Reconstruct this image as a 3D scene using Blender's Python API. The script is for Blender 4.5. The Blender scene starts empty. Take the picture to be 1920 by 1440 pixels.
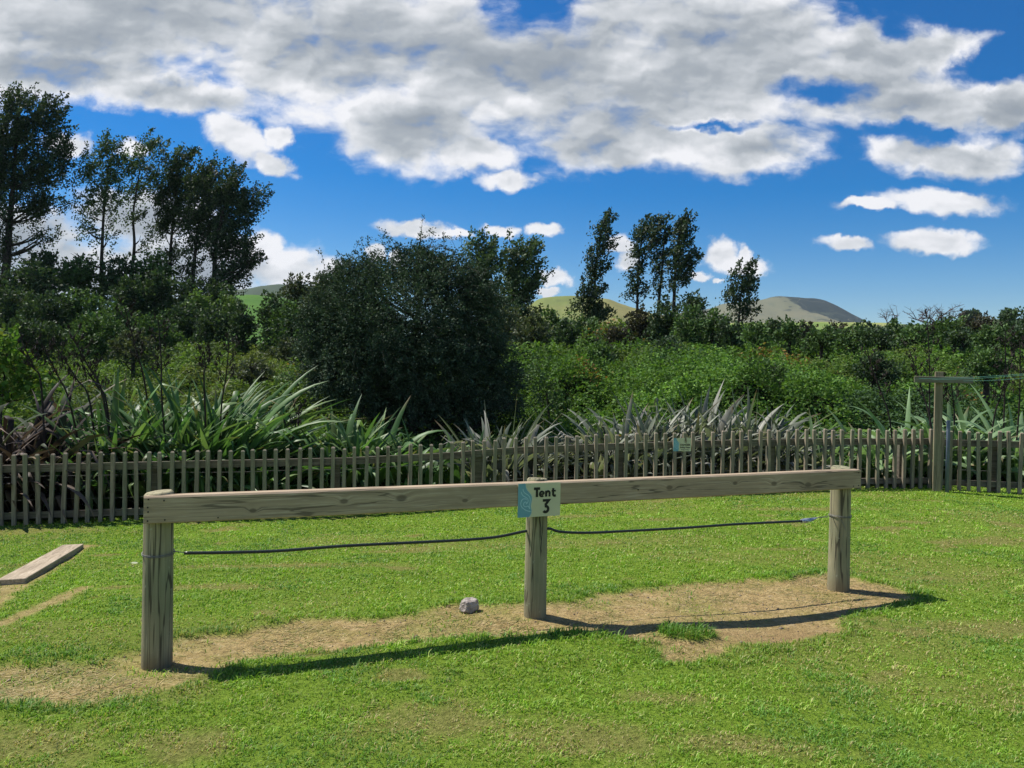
import bpy, math, random
import numpy as np
from mathutils import Matrix, Vector, Euler

R = math.radians
rng = np.random.default_rng(7)
random.seed(7)
S = bpy.context.scene
COL = S.collection

# ---------------------------------------------------------------- camera
FPX = 1420.0                      # focal length in px of the 1920 wide photograph
CAM_Z = 1.6
cam_d = bpy.data.cameras.new('camera')
cam_d.sensor_width = 36.0
cam_d.lens = FPX / 1920.0 * 36.0
cam_d.clip_start = 0.05
cam_d.clip_end = 20000.0
cam = bpy.data.objects.new('camera', cam_d)
COL.objects.link(cam)
CAM_M = Matrix.Rotation(R(90 - 0.565), 4, 'X') @ Matrix.Rotation(R(1.03), 4, 'Z')
CAM_M.translation = (0, 0, CAM_Z)
cam.matrix_world = CAM_M
S.camera = cam

# ---------------------------------------------------------------- light
SUN_EL, SUN_AZ = 56.5, -64.0      # azimuth clockwise from +Y
sd = Vector((math.sin(R(SUN_AZ)) * math.cos(R(SUN_EL)), math.cos(R(SUN_AZ)) * math.cos(R(SUN_EL)), math.sin(R(SUN_EL))))
sun_d = bpy.data.lights.new('sun', 'SUN')
sun_d.energy = 4.8
sun_d.angle = R(0.53)
sun_d.color = (1.0, 0.955, 0.87)
sun = bpy.data.objects.new('sun', sun_d)
COL.objects.link(sun)
sun.rotation_euler = sd.to_track_quat('Z', 'Y').to_euler()
sun.location = (-20, 10, 40)

S.view_settings.view_transform = 'Standard'
S.view_settings.look = 'None'
S.view_settings.gamma = 1.0
S.view_settings.exposure = 0.52
S.view_settings.use_curve_mapping = False


def ray(px, py):
    """world direction of a photograph pixel (1920 scale), scaled to forward depth 1"""
    d = CAM_M.to_3x3() @ Vector(((px - 960) / FPX, (720 - py) / FPX, -1.0))
    return d / d.y


def at(px, py, Y):
    d = ray(px, py)
    return Vector((d.x * Y, Y, CAM_Z + d.z * Y))


# ---------------------------------------------------------------- node helpers
class NT:
    def __init__(s, tree):
        s.t = tree
        s.n = tree.nodes
        s.l = tree.links

    def node(s, typ, ins=None, **kw):
        n = s.n.new(typ)
        for k, v in kw.items():
            setattr(n, k, v)
        if ins:
            for k, v in ins.items():
                if isinstance(v, bpy.types.NodeSocket):
                    s.l.new(v, n.inputs[k])
                else:
                    n.inputs[k].default_value = v
        return n

    def math(s, op, a, b=0.0, c=0.0, clamp=False):
        n = s.node('ShaderNodeMath', {0: a, 1: b, 2: c}, operation=op, use_clamp=clamp)
        return n.outputs[0]

    def vmath(s, op, a, b=(0, 0, 0), out=0):
        n = s.node('ShaderNodeVectorMath', {0: a, 1: b}, operation=op)
        return n.outputs[out]

    def noise(s, vec, scale, detail=4, rough=0.5, dist=0.0, out=0):
        n = s.node('ShaderNodeTexNoise', {'Vector': vec, 'Scale': scale, 'Detail': detail, 'Roughness': rough, 'Distortion': dist})
        return n.outputs[out]

    def step(s, v, a, b, c=0.0, d=1.0):
        n = s.node('ShaderNodeMapRange', {'Value': v, 'From Min': a, 'From Max': b, 'To Min': c, 'To Max': d}, interpolation_type='SMOOTHSTEP')
        return n.outputs[0]

    def mix(s, f, a, b, blend='MIX'):
        n = s.node('ShaderNodeMix', data_type='RGBA', blend_type=blend)
        for k, v in ((0, f), (6, a), (7, b)):
            if isinstance(v, bpy.types.NodeSocket):
                s.l.new(v, n.inputs[k])
            else:
                n.inputs[k].default_value = v if k == 0 else (tuple(v) + (1,) if len(v) == 3 else v)
        return n.outputs[2]

    def ramp(s, v, stops):
        n = s.node('ShaderNodeValToRGB', {0: v})
        e = n.color_ramp.elements
        while len(e) < len(stops):
            e.new(0.5)
        for i, (p, c) in enumerate(stops):
            e[i].position = p
            e[i].color = tuple(c) + (1,)
        return n.outputs[0]


# ---------------------------------------------------------------- world: sky and clouds
W = bpy.data.worlds.new('World')
S.world = W
W.use_nodes = True
W.node_tree.nodes.clear()
n = NT(W.node_tree)
sky = n.node('ShaderNodeTexSky', sky_type='NISHITA', sun_disc=False)
sky.sun_elevation = R(SUN_EL)
sky.sun_rotation = R(SUN_AZ)
sky.altitude = 300
sky.air_density = 1.0
sky.dust_density = 0.4
sky.ozone_density = 3.0
tc = n.node('ShaderNodeTexCoord')
sep = n.node('ShaderNodeSeparateXYZ', {0: tc.outputs['Generated']})
ay = n.math('MAXIMUM', n.math('ABSOLUTE', sep.outputs[1]), 0.08)
U = n.math('DIVIDE', sep.outputs[0], ay)
V = n.math('DIVIDE', sep.outputs[2], ay)
uv = n.node('ShaderNodeCombineXYZ', {0: U, 1: V, 2: 0.0}).outputs[0]
# the clouds of this sky: centre and radii as tangent coordinates of the direction (rotation in degrees last)
CL = [(200, 30, 520, 150, 0), (120, 130, 330, 75, 4), (640, 80, 330, 170, 0), (1000, 90, 420, 210, 0), (1330, 110, 350, 190, 0), (330, 170, 200, 45, 3),
      (1620, 175, 330, 115, 0), (760, 235, 170, 100, 10), (880, 290, 110, 45, 0), (1200, 235, 260, 80, 0),
      (1430, 270, 200, 62, 0), (1760, 285, 190, 55, 0), (1890, 200, 110, 60, 0), (1680, 90, 200, 80, 0), (1130, 270, 160, 60, 0),
      (440, 255, 95, 50, 35), (520, 258, 30, 25, 0), (505, 310, 60, 25, 20), (950, 338, 65, 26, 0),
      (1780, 380, 150, 30, 4), (1630, 382, 85, 15, 0), (1590, 458, 66, 17, 4), (1745, 455, 105, 27, 0),
      (790, 432, 88, 19, 4), (850, 438, 40, 10, 0), (940, 432, 42, 15, 0), (1022, 433, 42, 18, 0),
      (545, 500, 85, 52, 0), (610, 515, 55, 45, 0), (500, 460, 45, 40, 0), (705, 475, 25, 22, 0), (745, 485, 20, 18, 0),
      (130, 275, 62, 27, 0), (245, 275, 42, 24, 0), (30, 440, 160, 60, 0), (260, 400, 180, 60, 0), (100, 500, 250, 70, 0), (330, 500, 190, 80, 0),
      (1350, 478, 42, 34, 0), (1400, 475, 20, 20, 0), (1390, 500, 50, 22, 0), (1165, 460, 40, 22, 0), (1175, 490, 30, 25, 0), (1310, 518, 28, 12, 0), (1345, 528, 18, 8, 0),
      (1042, 518, 34, 20, 0), (1030, 546, 26, 12, 0), (1250, 140, 300, 120, 0), (-500, 150, 500, 250, 0), (2500, 150, 500, 260, 0), (960, -500, 1500, 420, 0)]
HO = [(1005, 18, 70, 50, 0), (1545, 172, 75, 20, 0), (1800, 2, 150, 38, 0), (1840, 125, 110, 26, -14), (1730, 255, 80, 16, 0), (1700, 60, 50, 20, 0), (1320, 228, 60, 8, 0)]
w1_ = n.vmath('MULTIPLY', n.vmath('SUBTRACT', n.noise(uv, 7.0, 3, 0.55, out=1), (0.5, 0.5, 0.5)), (0.085, 0.055, 0))
w2_ = n.vmath('MULTIPLY', n.vmath('SUBTRACT', n.noise(uv, 30.0, 5, 0.6, out=1), (0.5, 0.5, 0.5)), (0.045, 0.032, 0))
uvw = n.vmath('ADD', n.vmath('ADD', uv, w1_), w2_)
uvs = n.vmath('ADD', uv, w2_)


def blob(b, vec):
    d = ray(b[0], b[1])
    mp = n.node('ShaderNodeMapping', {'Vector': vec, 'Location': (d.x, d.z, 0), 'Rotation': (0, 0, R(-b[4])), 'Scale': (b[2] / FPX, b[3] / FPX, 1)}, vector_type='TEXTURE')
    return n.math('SUBTRACT', 1.0, n.vmath('LENGTH', mp.outputs[0], out=1))


big = small = None
for b in CL:
    if b[2] * b[3] > 6000:
        f = blob(b, uvw)
        big = f if big is None else n.math('SMOOTH_MAX', big, f, 0.15)
    else:
        f = n.math('MULTIPLY', blob(b, uvs), 1.0)
        small = f if small is None else n.math('SMOOTH_MAX', small, f, 0.10)
bigc = n.math('MINIMUM', big, 0.50)
hole = None
for b in HO:
    f = blob(b, uvw)
    hole = f if hole is None else n.math('MAXIMUM', hole, f)
hole = n.math('MULTIPLY', n.math('MAXIMUM', n.math('ADD', hole, 0.75), 0.0), 0.36)
bigc = n.math('SUBTRACT', bigc, hole)
field = n.math('MAXIMUM', bigc, small)
field = n.math('SUBTRACT', field, 0.10)
st = n.vmath('MULTIPLY', uv, (1.0, 1.8, 1.0))
st = n.vmath('ADD', st, n.vmath('MULTIPLY', w2_, (0.6, 0.6, 0.6)))
n1 = n.noise(st, 6.0, 10, 0.60, 0.15)
n1b = n.noise(n.vmath('ADD', st, (-0.010, 0.036, 0)), 6.0, 4, 0.48, 0.15)
n1c = n.noise(st, 6.0, 4, 0.48, 0.15)
n2 = n.noise(st, 2.6, 6, 0.55, 0.3)
n3 = n.noise(st, 9.0, 6, 0.55, 0.2)
n4 = n.noise(st, 24.0, 6, 0.6, 0.3)
n4b = n.noise(n.vmath('ADD', st, (-0.004, 0.011, 0)), 24.0, 3, 0.5, 0.3)
n4c = n.noise(st, 24.0, 3, 0.5, 0.3)
dens = n.math('ADD', field, n.math('MULTIPLY', n.math('SUBTRACT', n1, 0.5), 1.5))
dens = n.math('ADD', dens, n.math('MULTIPLY', n.math('SUBTRACT', n4, 0.5), 0.42))
cov = n.math('POWER', n.step(dens, -0.16, 0.36), 1.25)
relief = n.math('ADD', n.math('SUBTRACT', n1c, n1b), n.math('MULTIPLY', n.math('SUBTRACT', n4c, n4b), 0.28))
deep = n.step(n.math('ADD', n.math('SUBTRACT', big, n.math('MULTIPLY', hole, 0.6)), n.math('MULTIPLY', n.math('SUBTRACT', n2, 0.5), 1.6)), 0.10, 0.85)
soft = n.step(dens, 0.1, 0.9)
shade = n.math('SUBTRACT', n.math('ADD', 0.96, n.math('MULTIPLY', relief, 1.6)), n.math('MULTIPLY', deep, 0.50))
shade = n.math('SUBTRACT', shade, n.math('MULTIPLY', n.math('SUBTRACT', n3, 0.42), n.math('MULTIPLY', deep, 0.6)))
shade = n.math('SUBTRACT', shade, n.math('MULTIPLY', soft, 0.06))
shade = n.math('MAXIMUM', shade, 0.22)
shade = n.math('MINIMUM', shade, 1.0)
ccol = n.ramp(shade, [(0.0, (0.22, 0.26, 0.31)), (0.45, (0.40, 0.435, 0.475)), (0.75, (0.63, 0.655, 0.69)), (1.0, (0.90, 0.90, 0.93))])
cc10 = n.vmath('SCALE', ccol)
cc10.node.inputs['Scale'].default_value = 7.2
hs = n.node('ShaderNodeHueSaturation', {'Color': sky.outputs[0], 'Saturation': 1.62, 'Value': 0.78, 'Hue': 0.507})
wc = n.mix(cov, hs.outputs[0], cc10)
bg = n.node('ShaderNodeBackground', {'Color': wc, 'Strength': 0.1})
wo = n.node('ShaderNodeOutputWorld', {'Surface': bg.outputs[0]})
W.cycles.sampling_method = 'MANUAL'
W.cycles.sample_map_resolution = 512

S.cycles.max_bounces = 6
S.cycles.diffuse_bounces = 3
S.cycles.glossy_bounces = 2
S.cycles.transmission_bounces = 3
S.cycles.transparent_max_bounces = 4
S.cycles.volume_bounces = 0
S.cycles.use_denoising = True


# ---------------------------------------------------------------- numpy noise
def _hash(ix, iy, seed):
    h = (ix.astype(np.int64) * 374761393 + iy.astype(np.int64) * 668265263 + seed * 1442695041) & 0xffffffff
    h = ((h ^ (h >> 13)) * 1274126177) & 0xffffffff
    h = h ^ (h >> 16)
    return (h & 0xffff) / 65535.0


def vnoise(x, y, seed=0):
    ix, iy = np.floor(x), np.floor(y)
    fx, fy = x - ix, y - iy
    fx, fy = fx * fx * (3 - 2 * fx), fy * fy * (3 - 2 * fy)
    a, b = _hash(ix, iy, seed), _hash(ix + 1, iy, seed)
    c, d = _hash(ix, iy + 1, seed), _hash(ix + 1, iy + 1, seed)
    return (a * (1 - fx) + b * fx) * (1 - fy) + (c * (1 - fx) + d * fx) * fy


def fbm(x, y, octv=4, seed=0, gain=0.5):
    s, a, t = 0.0, 1.0, 0.0
    for o in range(octv):
        s = s + a * vnoise(x * 2 ** o + 17.3 * o, y * 2 ** o - 9.1 * o, seed + o)
        t += a
        a *= gain
    return s / t


def sm(a, b, x):
    t = np.clip((x - a) / (b - a), 0, 1)
    return t * t * (3 - 2 * t)


# ---------------------------------------------------------------- terrain
def yf(x):                                   # the fence line
    return 10.62 + 0.157 * x


FZ = ([-9.0, -6.5, -4.6, -2.3, -0.83, 0.0, 1.44, 3.0, 4.3, 9.0], [-0.46, -0.41, -0.36, -0.31, -0.235, -0.16, -0.10, -0.045, -0.016, 0.02])


def fence_z(x):
    return np.interp(x, FZ[0], FZ[1])


def zg(x, y):
    x = np.asarray(x, float)
    y = np.asarray(y, float)
    fz = fence_z(x)
    t = sm(4.6, 9.6, y + np.clip(-x - 2, 0, 3) * 0.25)
    z = fz * t
    z = z + 0.05 * (fbm(x * 0.6, y * 0.9, 3, 5) - 0.5) * sm(5.0, 6.5, y)
    sf = (4.12 + 0.405 * (x + 1.917) - y) * 0.927
    bump = np.maximum(sm(0.02, 0.40, sf) * sm(1.9, 0.7, x), 0.9 * np.exp(-((x - 0.15) ** 2 + (y - 4.96) ** 2) / 0.35))
    z = z + 0.055 * bump
    d = y - yf(x) - 1.0
    slope = np.where(x > 0, 0.098, 0.098 - 0.042 * sm(0, 12, -x))
    rise = slope * np.clip(d - 1.5, 0, 46) + 0.012 * np.clip(d - 47, 0, 400)
    dip = -0.25 * sm(0, 1.5, d)
    und = (fbm(x * 0.08, y * 0.08, 3, 11) - 0.5) * 1.2 * sm(5, 25, d)
    return z + dip + rise + und


def ground_at(px, py, extra=0.0):
    d = ray(px, py)
    lo, hi = 0.5, 200.0
    Y = 2.0
    while Y < 200:
        if CAM_Z + d.z * Y <= float(zg(d.x * Y, Y)) + extra:
            break
        Y += 0.02
    return Vector((d.x * Y, Y, CAM_Z + d.z * Y))


# ---------------------------------------------------------------- object helpers
def tag(o, label=None, cat=None, group=None, kind=None):
    if label:
        o['label'] = label
    if cat:
        o['category'] = cat
    if group:
        o['group'] = group
    if kind:
        o['kind'] = kind
    return o


def empty(name, loc=(0, 0, 0), rz=0.0):
    o = bpy.data.objects.new(name, None)
    COL.objects.link(o)
    o.empty_display_size = 0.2
    o.matrix_world = Matrix.Translation(Vector(loc)) @ Matrix.Rotation(rz, 4, 'Z')
    return o


def link(name, me, mat, parent=None):
    o = bpy.data.objects.new(name, me)
    COL.objects.link(o)
    if mat is not None:
        for m in (mat if isinstance(mat, (list, tuple)) else [mat]):
            me.materials.append(m)
    if parent is not None:
        o.parent = parent
    return o


def npmesh(name, V_, quads=None, tris=None, mat=None, parent=None, col=None, smooth=False, org=None, mi=None):
    """fast mesh; V_ in world space, moved into the parent's space when org is given"""
    V_ = np.asarray(V_, np.float32)
    if org is not None:
        V_ = V_ - np.asarray(org, np.float32)
    me = bpy.data.meshes.new(name)
    nq = 0 if quads is None else len(quads)
    nt = 0 if tris is None else len(tris)
    loops = []
    if nq:
        loops.append(np.asarray(quads, np.int32).ravel())
    if nt:
        loops.append(np.asarray(tris, np.int32).ravel())
    loops = np.concatenate(loops)
    me.vertices.add(len(V_))
    me.vertices.foreach_set('co', V_.ravel())
    me.loops.add(len(loops))
    me.loops.foreach_set('vertex_index', loops)
    me.polygons.add(nq + nt)
    st_ = np.concatenate([np.arange(nq) * 4, nq * 4 + np.arange(nt) * 3]).astype(np.int32)
    me.polygons.foreach_set('loop_start', st_)
    if mi is not None:
        me.polygons.foreach_set('material_index', np.asarray(mi, np.int32))
    me.update(calc_edges=True)
    if smooth:
        me.polygons.foreach_set('use_smooth', np.ones(nq + nt, bool))
    if col is not None:
        a = me.color_attributes.new('col', 'FLOAT_COLOR', 'POINT')
        c = np.ones((len(V_), 4), np.float32)
        c[:, :3] = col
        a.data.foreach_set('color', c.ravel())
    me.validate()
    return link(name, me, mat, parent)


class MB:
    """collects simple shapes into one mesh (local coordinates)"""
    def __init__(s):
        s.v, s.f, s.c = [], [], []

    def add(s, vs, fs, c=None):
        o = len(s.v)
        s.v += [tuple(v) for v in vs]
        s.f += [tuple(i + o for i in f) for f in fs]
        s.c += [c or (1, 1, 1)] * len(vs)

    def box(s, a, b, M=None, c=None, ch=0.0):
        x0, y0, z0 = a
        x1, y1, z1 = b
        if ch <= 0:
            vs = [(x0, y0, z0), (x1, y0, z0), (x1, y1, z0), (x0, y1, z0), (x0, y0, z1), (x1, y0, z1), (x1, y1, z1), (x0, y1, z1)]
            fs = [(3, 2, 1, 0), (4, 5, 6, 7), (0, 1, 5, 4), (1, 2, 6, 5), (2, 3, 7, 6), (3, 0, 4, 7)]
        else:      # all edges chamfered
            vs, fs = [], []
            for zi, z in enumerate((z0, z0 + ch, z1 - ch, z1)):
                k = ch if zi in (0, 3) else 0.0
                e = ch
                ring = [(x0 + e, y0 + k), (x1 - e, y0 + k), (x1 - k, y0 + e), (x1 - k, y1 - e), (x1 - e, y1 - k), (x0 + e, y1 - k), (x0 + k, y1 - e), (x0 + k, y0 + e)]
                vs += [(x, y, z) for x, y in ring]
            for r in range(3):
                for i in range(8):
                    j = (i + 1) % 8
                    fs.append((r * 8 + i, r * 8 + j, r * 8 + 8 + j, r * 8 + 8 + i))
            fs.append(tuple(reversed(range(8))))
            fs.append(tuple(range(24, 32)))
        if M is not None:
            vs = [M @ Vector(v) for v in vs]
        s.add(vs, fs, c)

    def tube(s, pts, rad, nseg=8, cap=True, c=None):
        pts = [Vector(p) for p in pts]
        if not isinstance(rad, (list, tuple)):
            rad = [rad] * len(pts)
        vs, fs = [], []
        ref = Vector((0, 0, 1))
        if abs((pts[-1] - pts[0]).normalized().z) > 0.9:
            ref = Vector((1, 0, 0))
        for i, p in enumerate(pts):
            d = (pts[min(i + 1, len(pts) - 1)] - pts[max(i - 1, 0)]).normalized()
            a = d.cross(ref).normalized()
            b = a.cross(d).normalized()
            for k in range(nseg):
                t = 2 * math.pi * k / nseg
                vs.append(p + (a * math.cos(t) + b * math.sin(t)) * rad[i])
        for i in range(len(pts) - 1):
            for k in range(nseg):
                k2 = (k + 1) % nseg
                fs.append((i * nseg + k, i * nseg + k2, (i + 1) * nseg + k2, (i + 1) * nseg + k))
        if cap:
            fs.append(tuple(reversed(range(nseg))))
            fs.append(tuple(range((len(pts) - 1) * nseg, len(pts) * nseg)))
        s.add(vs, fs, c)

    def build(s, name, mat, parent=None, smooth=False, col=False, org=None):
        me = bpy.data.meshes.new(name)
        vs = s.v if org is None else [(v[0] - org[0], v[1] - org[1], v[2] - org[2]) for v in s.v]
        me.from_pydata(vs, [], s.f)
        if smooth:
            me.polygons.foreach_set('use_smooth', np.ones(len(me.polygons), bool))
        if col:
            a = me.color_attributes.new('col', 'FLOAT_COLOR', 'POINT')
            c = np.ones((len(vs), 4), np.float32)
            c[:, :3] = np.array(s.c)
            a.data.foreach_set('color', c.ravel())
        me.update()
        return link(name, me, mat, parent)


# ---------------------------------------------------------------- materials
def new_mat(name):
    m = bpy.data.materials.new(name)
    m.use_nodes = True
    m.node_tree.nodes.clear()
    return m, NT(m.node_tree)


def finish(q, col, rough=0.6, spec=0.3, bump=None, bstr=0.3, bdist=0.01, metal=0.0, extra=None):
    ins = {'Base Color': col, 'Roughness': rough, 'Specular IOR Level': spec, 'Metallic': metal}
    p = q.node('ShaderNodeBsdfPrincipled', ins)
    if bump is not None:
        b = q.node('ShaderNodeBump', {'Height': bump, 'Strength': bstr, 'Distance': bdist})
        q.l.new(b.outputs[0], p.inputs['Normal'])
    out = q.node('ShaderNodeOutputMaterial')
    q.l.new(p.outputs[0], out.inputs[0])
    return p


def leaf_mat(name, transl=0.3, rough=0.45, spec=0.35, tcol=(1.25, 1.3, 0.55), var=0.5):
    m, q = new_mat(name)
    a = q.node('ShaderNodeAttribute', attribute_name='col')
    g = q.node('ShaderNodeNewGeometry')
    nz = q.noise(g.outputs['Position'], 3.0, 2)
    v = q.step(nz, 0.3, 0.7, 1 - var * 0.5, 1 + var * 0.5)
    c = q.vmath('SCALE', a.outputs['Color'])
    q.l.new(v, c.node.inputs['Scale'])
    p = q.node('ShaderNodeBsdfPrincipled', {'Base Color': c, 'Roughness': rough, 'Specular IOR Level': spec})
    t = q.node('ShaderNodeBsdfTranslucent', {'Color': q.vmath('MULTIPLY', c, tcol)})
    mx = q.node('ShaderNodeMixShader', {0: transl, 1: p.outputs[0], 2: t.outputs[0]})
    out = q.node('ShaderNodeOutputMaterial')
    q.l.new(mx.outputs[0], out.inputs[0])
    return m


def wood_mat(name, base, dark, light, scale=(2.0, 28.0, 28.0), knots=(), crack=0.5, green=0.0, rough=0.85, blotch=2.5, splash=False):
    """weathered timber, the grain runs along local X (use scale to turn it)"""
    m, q = new_mat(name)
    tcn = q.node('ShaderNodeTexCoord')
    P = tcn.outputs['Object']
    info = q.node('ShaderNodeObjectInfo')
    P = q.vmath('ADD', P, q.vmath('SCALE', (3.1, 5.7, 1.9)))
    P.node.inputs[1].links[0].from_node.inputs['Scale'].default_value = 1.0
    q.l.new(info.outputs['Random'], P.node.inputs[1].links[0].from_node.inputs['Scale'])
    if knots:
        P = tcn.outputs['Object']
    sc = q.vmath('MULTIPLY', P, scale)
    grain_in = sc
    kn = None
    if knots:
        acc = None
        for (kx, kz, kr) in knots:
            d = q.vmath('LENGTH', q.vmath('MULTIPLY', q.vmath('SUBTRACT', P, (kx, 0, kz)), (0.62 / kr, 0.0, 1.0 / kr)), out=1)
            acc = d if acc is None else q.math('MINIMUM', acc, d)
        kn = acc
        bend = q.math('MULTIPLY', q.step(acc, 0.2, 3.0, 1.0, 0.0), 0.7)
        off = q.node('ShaderNodeCombineXYZ', {0: 0.0, 1: 0.0, 2: bend}).outputs[0]
        grain_in = q.vmath('ADD', sc, off)
    g1 = q.noise(grain_in, 1.0, 6, 0.62, 0.35)
    g2 = q.noise(grain_in, 3.1, 4, 0.6)
    lines = q.step(g1, 0.38, 0.62)
    c = q.mix(lines, dark, base)
    c = q.mix(q.step(g2, 0.5, 0.75), c, light)
    bl = q.noise(P, blotch, 4, 0.6)
    c = q.mix(q.step(bl, 0.35, 0.7, 0.0, 0.45), c, tuple(x * 0.6 for x in base))
    if green:
        gn = q.noise(P, 1.7, 3, 0.6)
        c = q.mix(q.step(gn, 0.42, 0.68, 0.0, green), c, (0.16, 0.20, 0.11))
    hgt = q.math('ADD', q.math('MULTIPLY', g1, 0.6), q.math('MULTIPLY', g2, 0.3))
    if crack:
        ck = q.noise(q.vmath('MULTIPLY', grain_in, (0.45, 0.45, 0.45)), 1.0, 3, 0.5, 0.3)
        line = q.math('ABSOLUTE', q.math('SUBTRACT', ck, 0.5))
        cm = q.step(line, 0.004, 0.016, crack, 0.0)
        c = q.mix(cm, c, (0.03, 0.026, 0.02))
    if kn is not None:
        rings = q.noise(q.node('ShaderNodeCombineXYZ', {0: q.math('MULTIPLY', kn, 6.0), 1: 0.0, 2: 0.0}).outputs[0], 1.0, 2)
        km = q.step(kn, 0.55, 1.25, 0.75, 0.0)
        c = q.mix(km, c, q.mix(rings, (0.07, 0.05, 0.035), (0.17, 0.13, 0.09)))
    if splash:
        z_ = q.node('ShaderNodeSeparateXYZ', {0: tcn.outputs['Object']}).outputs[2]
        zz = q.math('ADD', z_, q.math('MULTIPLY', q.noise(P, 14.0, 4, 0.6), 0.16))
        c = q.mix(q.step(zz, 0.20, 0.06, 0, 0.7), c, (0.20, 0.155, 0.09))
        li = q.noise(P, 26.0, 4, 0.6)
        c = q.mix(q.step(li, 0.66, 0.70, 0, 0.6), c, (0.40, 0.42, 0.30))
    finish(q, c, rough, 0.2, hgt, 0.6, 0.004)
    return m


def plain_mat(name, col, rough=0.6, spec=0.3, metal=0.0, nscale=12.0, var=0.15, bstr=0.1):
    m, q = new_mat(name)
    tcn = q.node('ShaderNodeTexCoord')
    nz = q.noise(tcn.outputs['Object'], nscale, 4, 0.6)
    c = q.mix(q.step(nz, 0.3, 0.7), tuple(x * (1 - var) for x in col), tuple(min(1, x * (1 + var)) for x in col))
    finish(q, c, rough, spec, nz, bstr, 0.003, metal)
    return m


M_LEAF = leaf_mat('leaf', 0.30, 0.65, 0.12)
M_UNDER = plain_mat('thicket_shade', (0.014, 0.022, 0.008), 1.0, 0.0)  # near-black sheet below the leaf layer, painted as the shade inside the thicket
M_FARLEAF = leaf_mat('far_leaf', 0.22, 0.6, 0.2)
M_DARKLEAF = leaf_mat('dull_leaf', 0.12, 0.7, 0.10, (1.0, 1.1, 0.6))
M_FLAXD = leaf_mat('bronze_flax_blade', 0.15, 0.55, 0.10, (1.1, 1.0, 0.7), 0.3)
M_FLAX = leaf_mat('flax_blade', 0.28, 0.45, 0.22, (1.1, 1.25, 0.6), 0.3)
M_GRASS = leaf_mat('grass_blade', 0.30, 0.5, 0.25, (1.2, 1.25, 0.6), 0.2)
M_BARK = plain_mat('bark', (0.055, 0.047, 0.040), 0.95, 0.03, nscale=6, var=0.5, bstr=0.5)
M_STALK = plain_mat('stalk', (0.035, 0.026, 0.024), 0.8, 0.15, nscale=9, var=0.4)
M_FENCE = wood_mat('fence_timber', (0.32, 0.262, 0.19), (0.21, 0.168, 0.122), (0.42, 0.355, 0.265), (26.0, 26.0, 1.6), crack=0.4, green=0.35)
M_FENCE_RAIL = wood_mat('fence_rail_timber', (0.17, 0.145, 0.115), (0.09, 0.076, 0.062), (0.23, 0.20, 0.16), (1.6, 26.0, 26.0), crack=0.4, green=0.3)
M_POST = wood_mat('round_post_timber', (0.36, 0.32, 0.195), (0.27, 0.24, 0.145), (0.46, 0.415, 0.27), (30.0, 30.0, 1.3), crack=0.75, green=0.5, blotch=3.5, splash=True)
M_RAIL = wood_mat('rail_timber', (0.45, 0.345, 0.23), (0.33, 0.248, 0.165), (0.56, 0.455, 0.33), (1.6, 34.0, 34.0),
                  knots=((1.32, 0.862, 0.022), (1.72, 0.83, 0.013), (3.2, 0.855, 0.017), (3.75, 0.865, 0.014), (0.48, 0.83, 0.013), (0.98, 0.86, 0.016), (4.1, 0.85, 0.018), (4.42, 0.83, 0.02), (2.2, 0.84, 0.014)), crack=0.6, blotch=1.8)
M_PLANK = wood_mat('plank_timber', (0.42, 0.34, 0.24), (0.28, 0.22, 0.15), (0.54, 0.45, 0.34), (30.0, 1.6, 30.0), crack=0.3)
M_WIRE = plain_mat('galvanised_wire', (0.20, 0.20, 0.19), 0.6, 0.3, 0.4)
M_HOSE = plain_mat('black_rubber', (0.018, 0.024, 0.024), 0.35, 0.5)


# ---------------------------------------------------------------- worn ground and dry patches (their own shapes)
def gp(px, py):
    v = ground_at(px, py)
    return v.x, v.y


def gxy(pts):
    return np.array([gp(*p) for p in pts])


DIRT = gxy([(-200, 1262), (0, 1250), (100, 1242), (200, 1236), (262, 1216), (330, 1192), (450, 1187), (560, 1164), (700, 1157), (860, 1132), (960, 1128), (1060, 1128), (1160, 1107),
            (1300, 1092), (1400, 1087), (1560, 1074), (1620, 1087), (1700, 1108), (1728, 1122), (1700, 1132), (1590, 1150), (1585, 1190), (1530, 1200), (1480, 1210), (1420, 1216), (1380, 1234),
            (1340, 1246), (1255, 1240), (1228, 1208), (1130, 1188), (950, 1193), (800, 1200), (700, 1212), (560, 1226), (420, 1256), (320, 1290), (190, 1318), (0, 1318), (-200, 1330)])


def poly_sd(x, y, poly):
    """signed distance, positive inside"""
    d = np.full(x.shape, 1e9)
    inside = np.zeros(x.shape, bool)
    m = len(poly)
    for i in range(m):
        ax, ay = poly[i]
        bx, by = poly[(i + 1) % m]
        ex, ey = bx - ax, by - ay
        wx, wy = x - ax, y - ay
        t = np.clip((wx * ex + wy * ey) / (ex * ex + ey * ey), 0, 1)
        d = np.minimum(d, (wx - ex * t) ** 2 + (wy - ey * t) ** 2)
        c = ((ay > y) != (by > y))
        with np.errstate(divide='ignore', invalid='ignore'):
            xi = (bx - ax) * (y - ay) / (by - ay) + ax
        inside ^= c & (x < xi)
    d = np.sqrt(d)
    return np.where(inside, d, -d)


def gp(px, py):
    v = ground_at(px, py)
    return v.x, v.y


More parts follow.
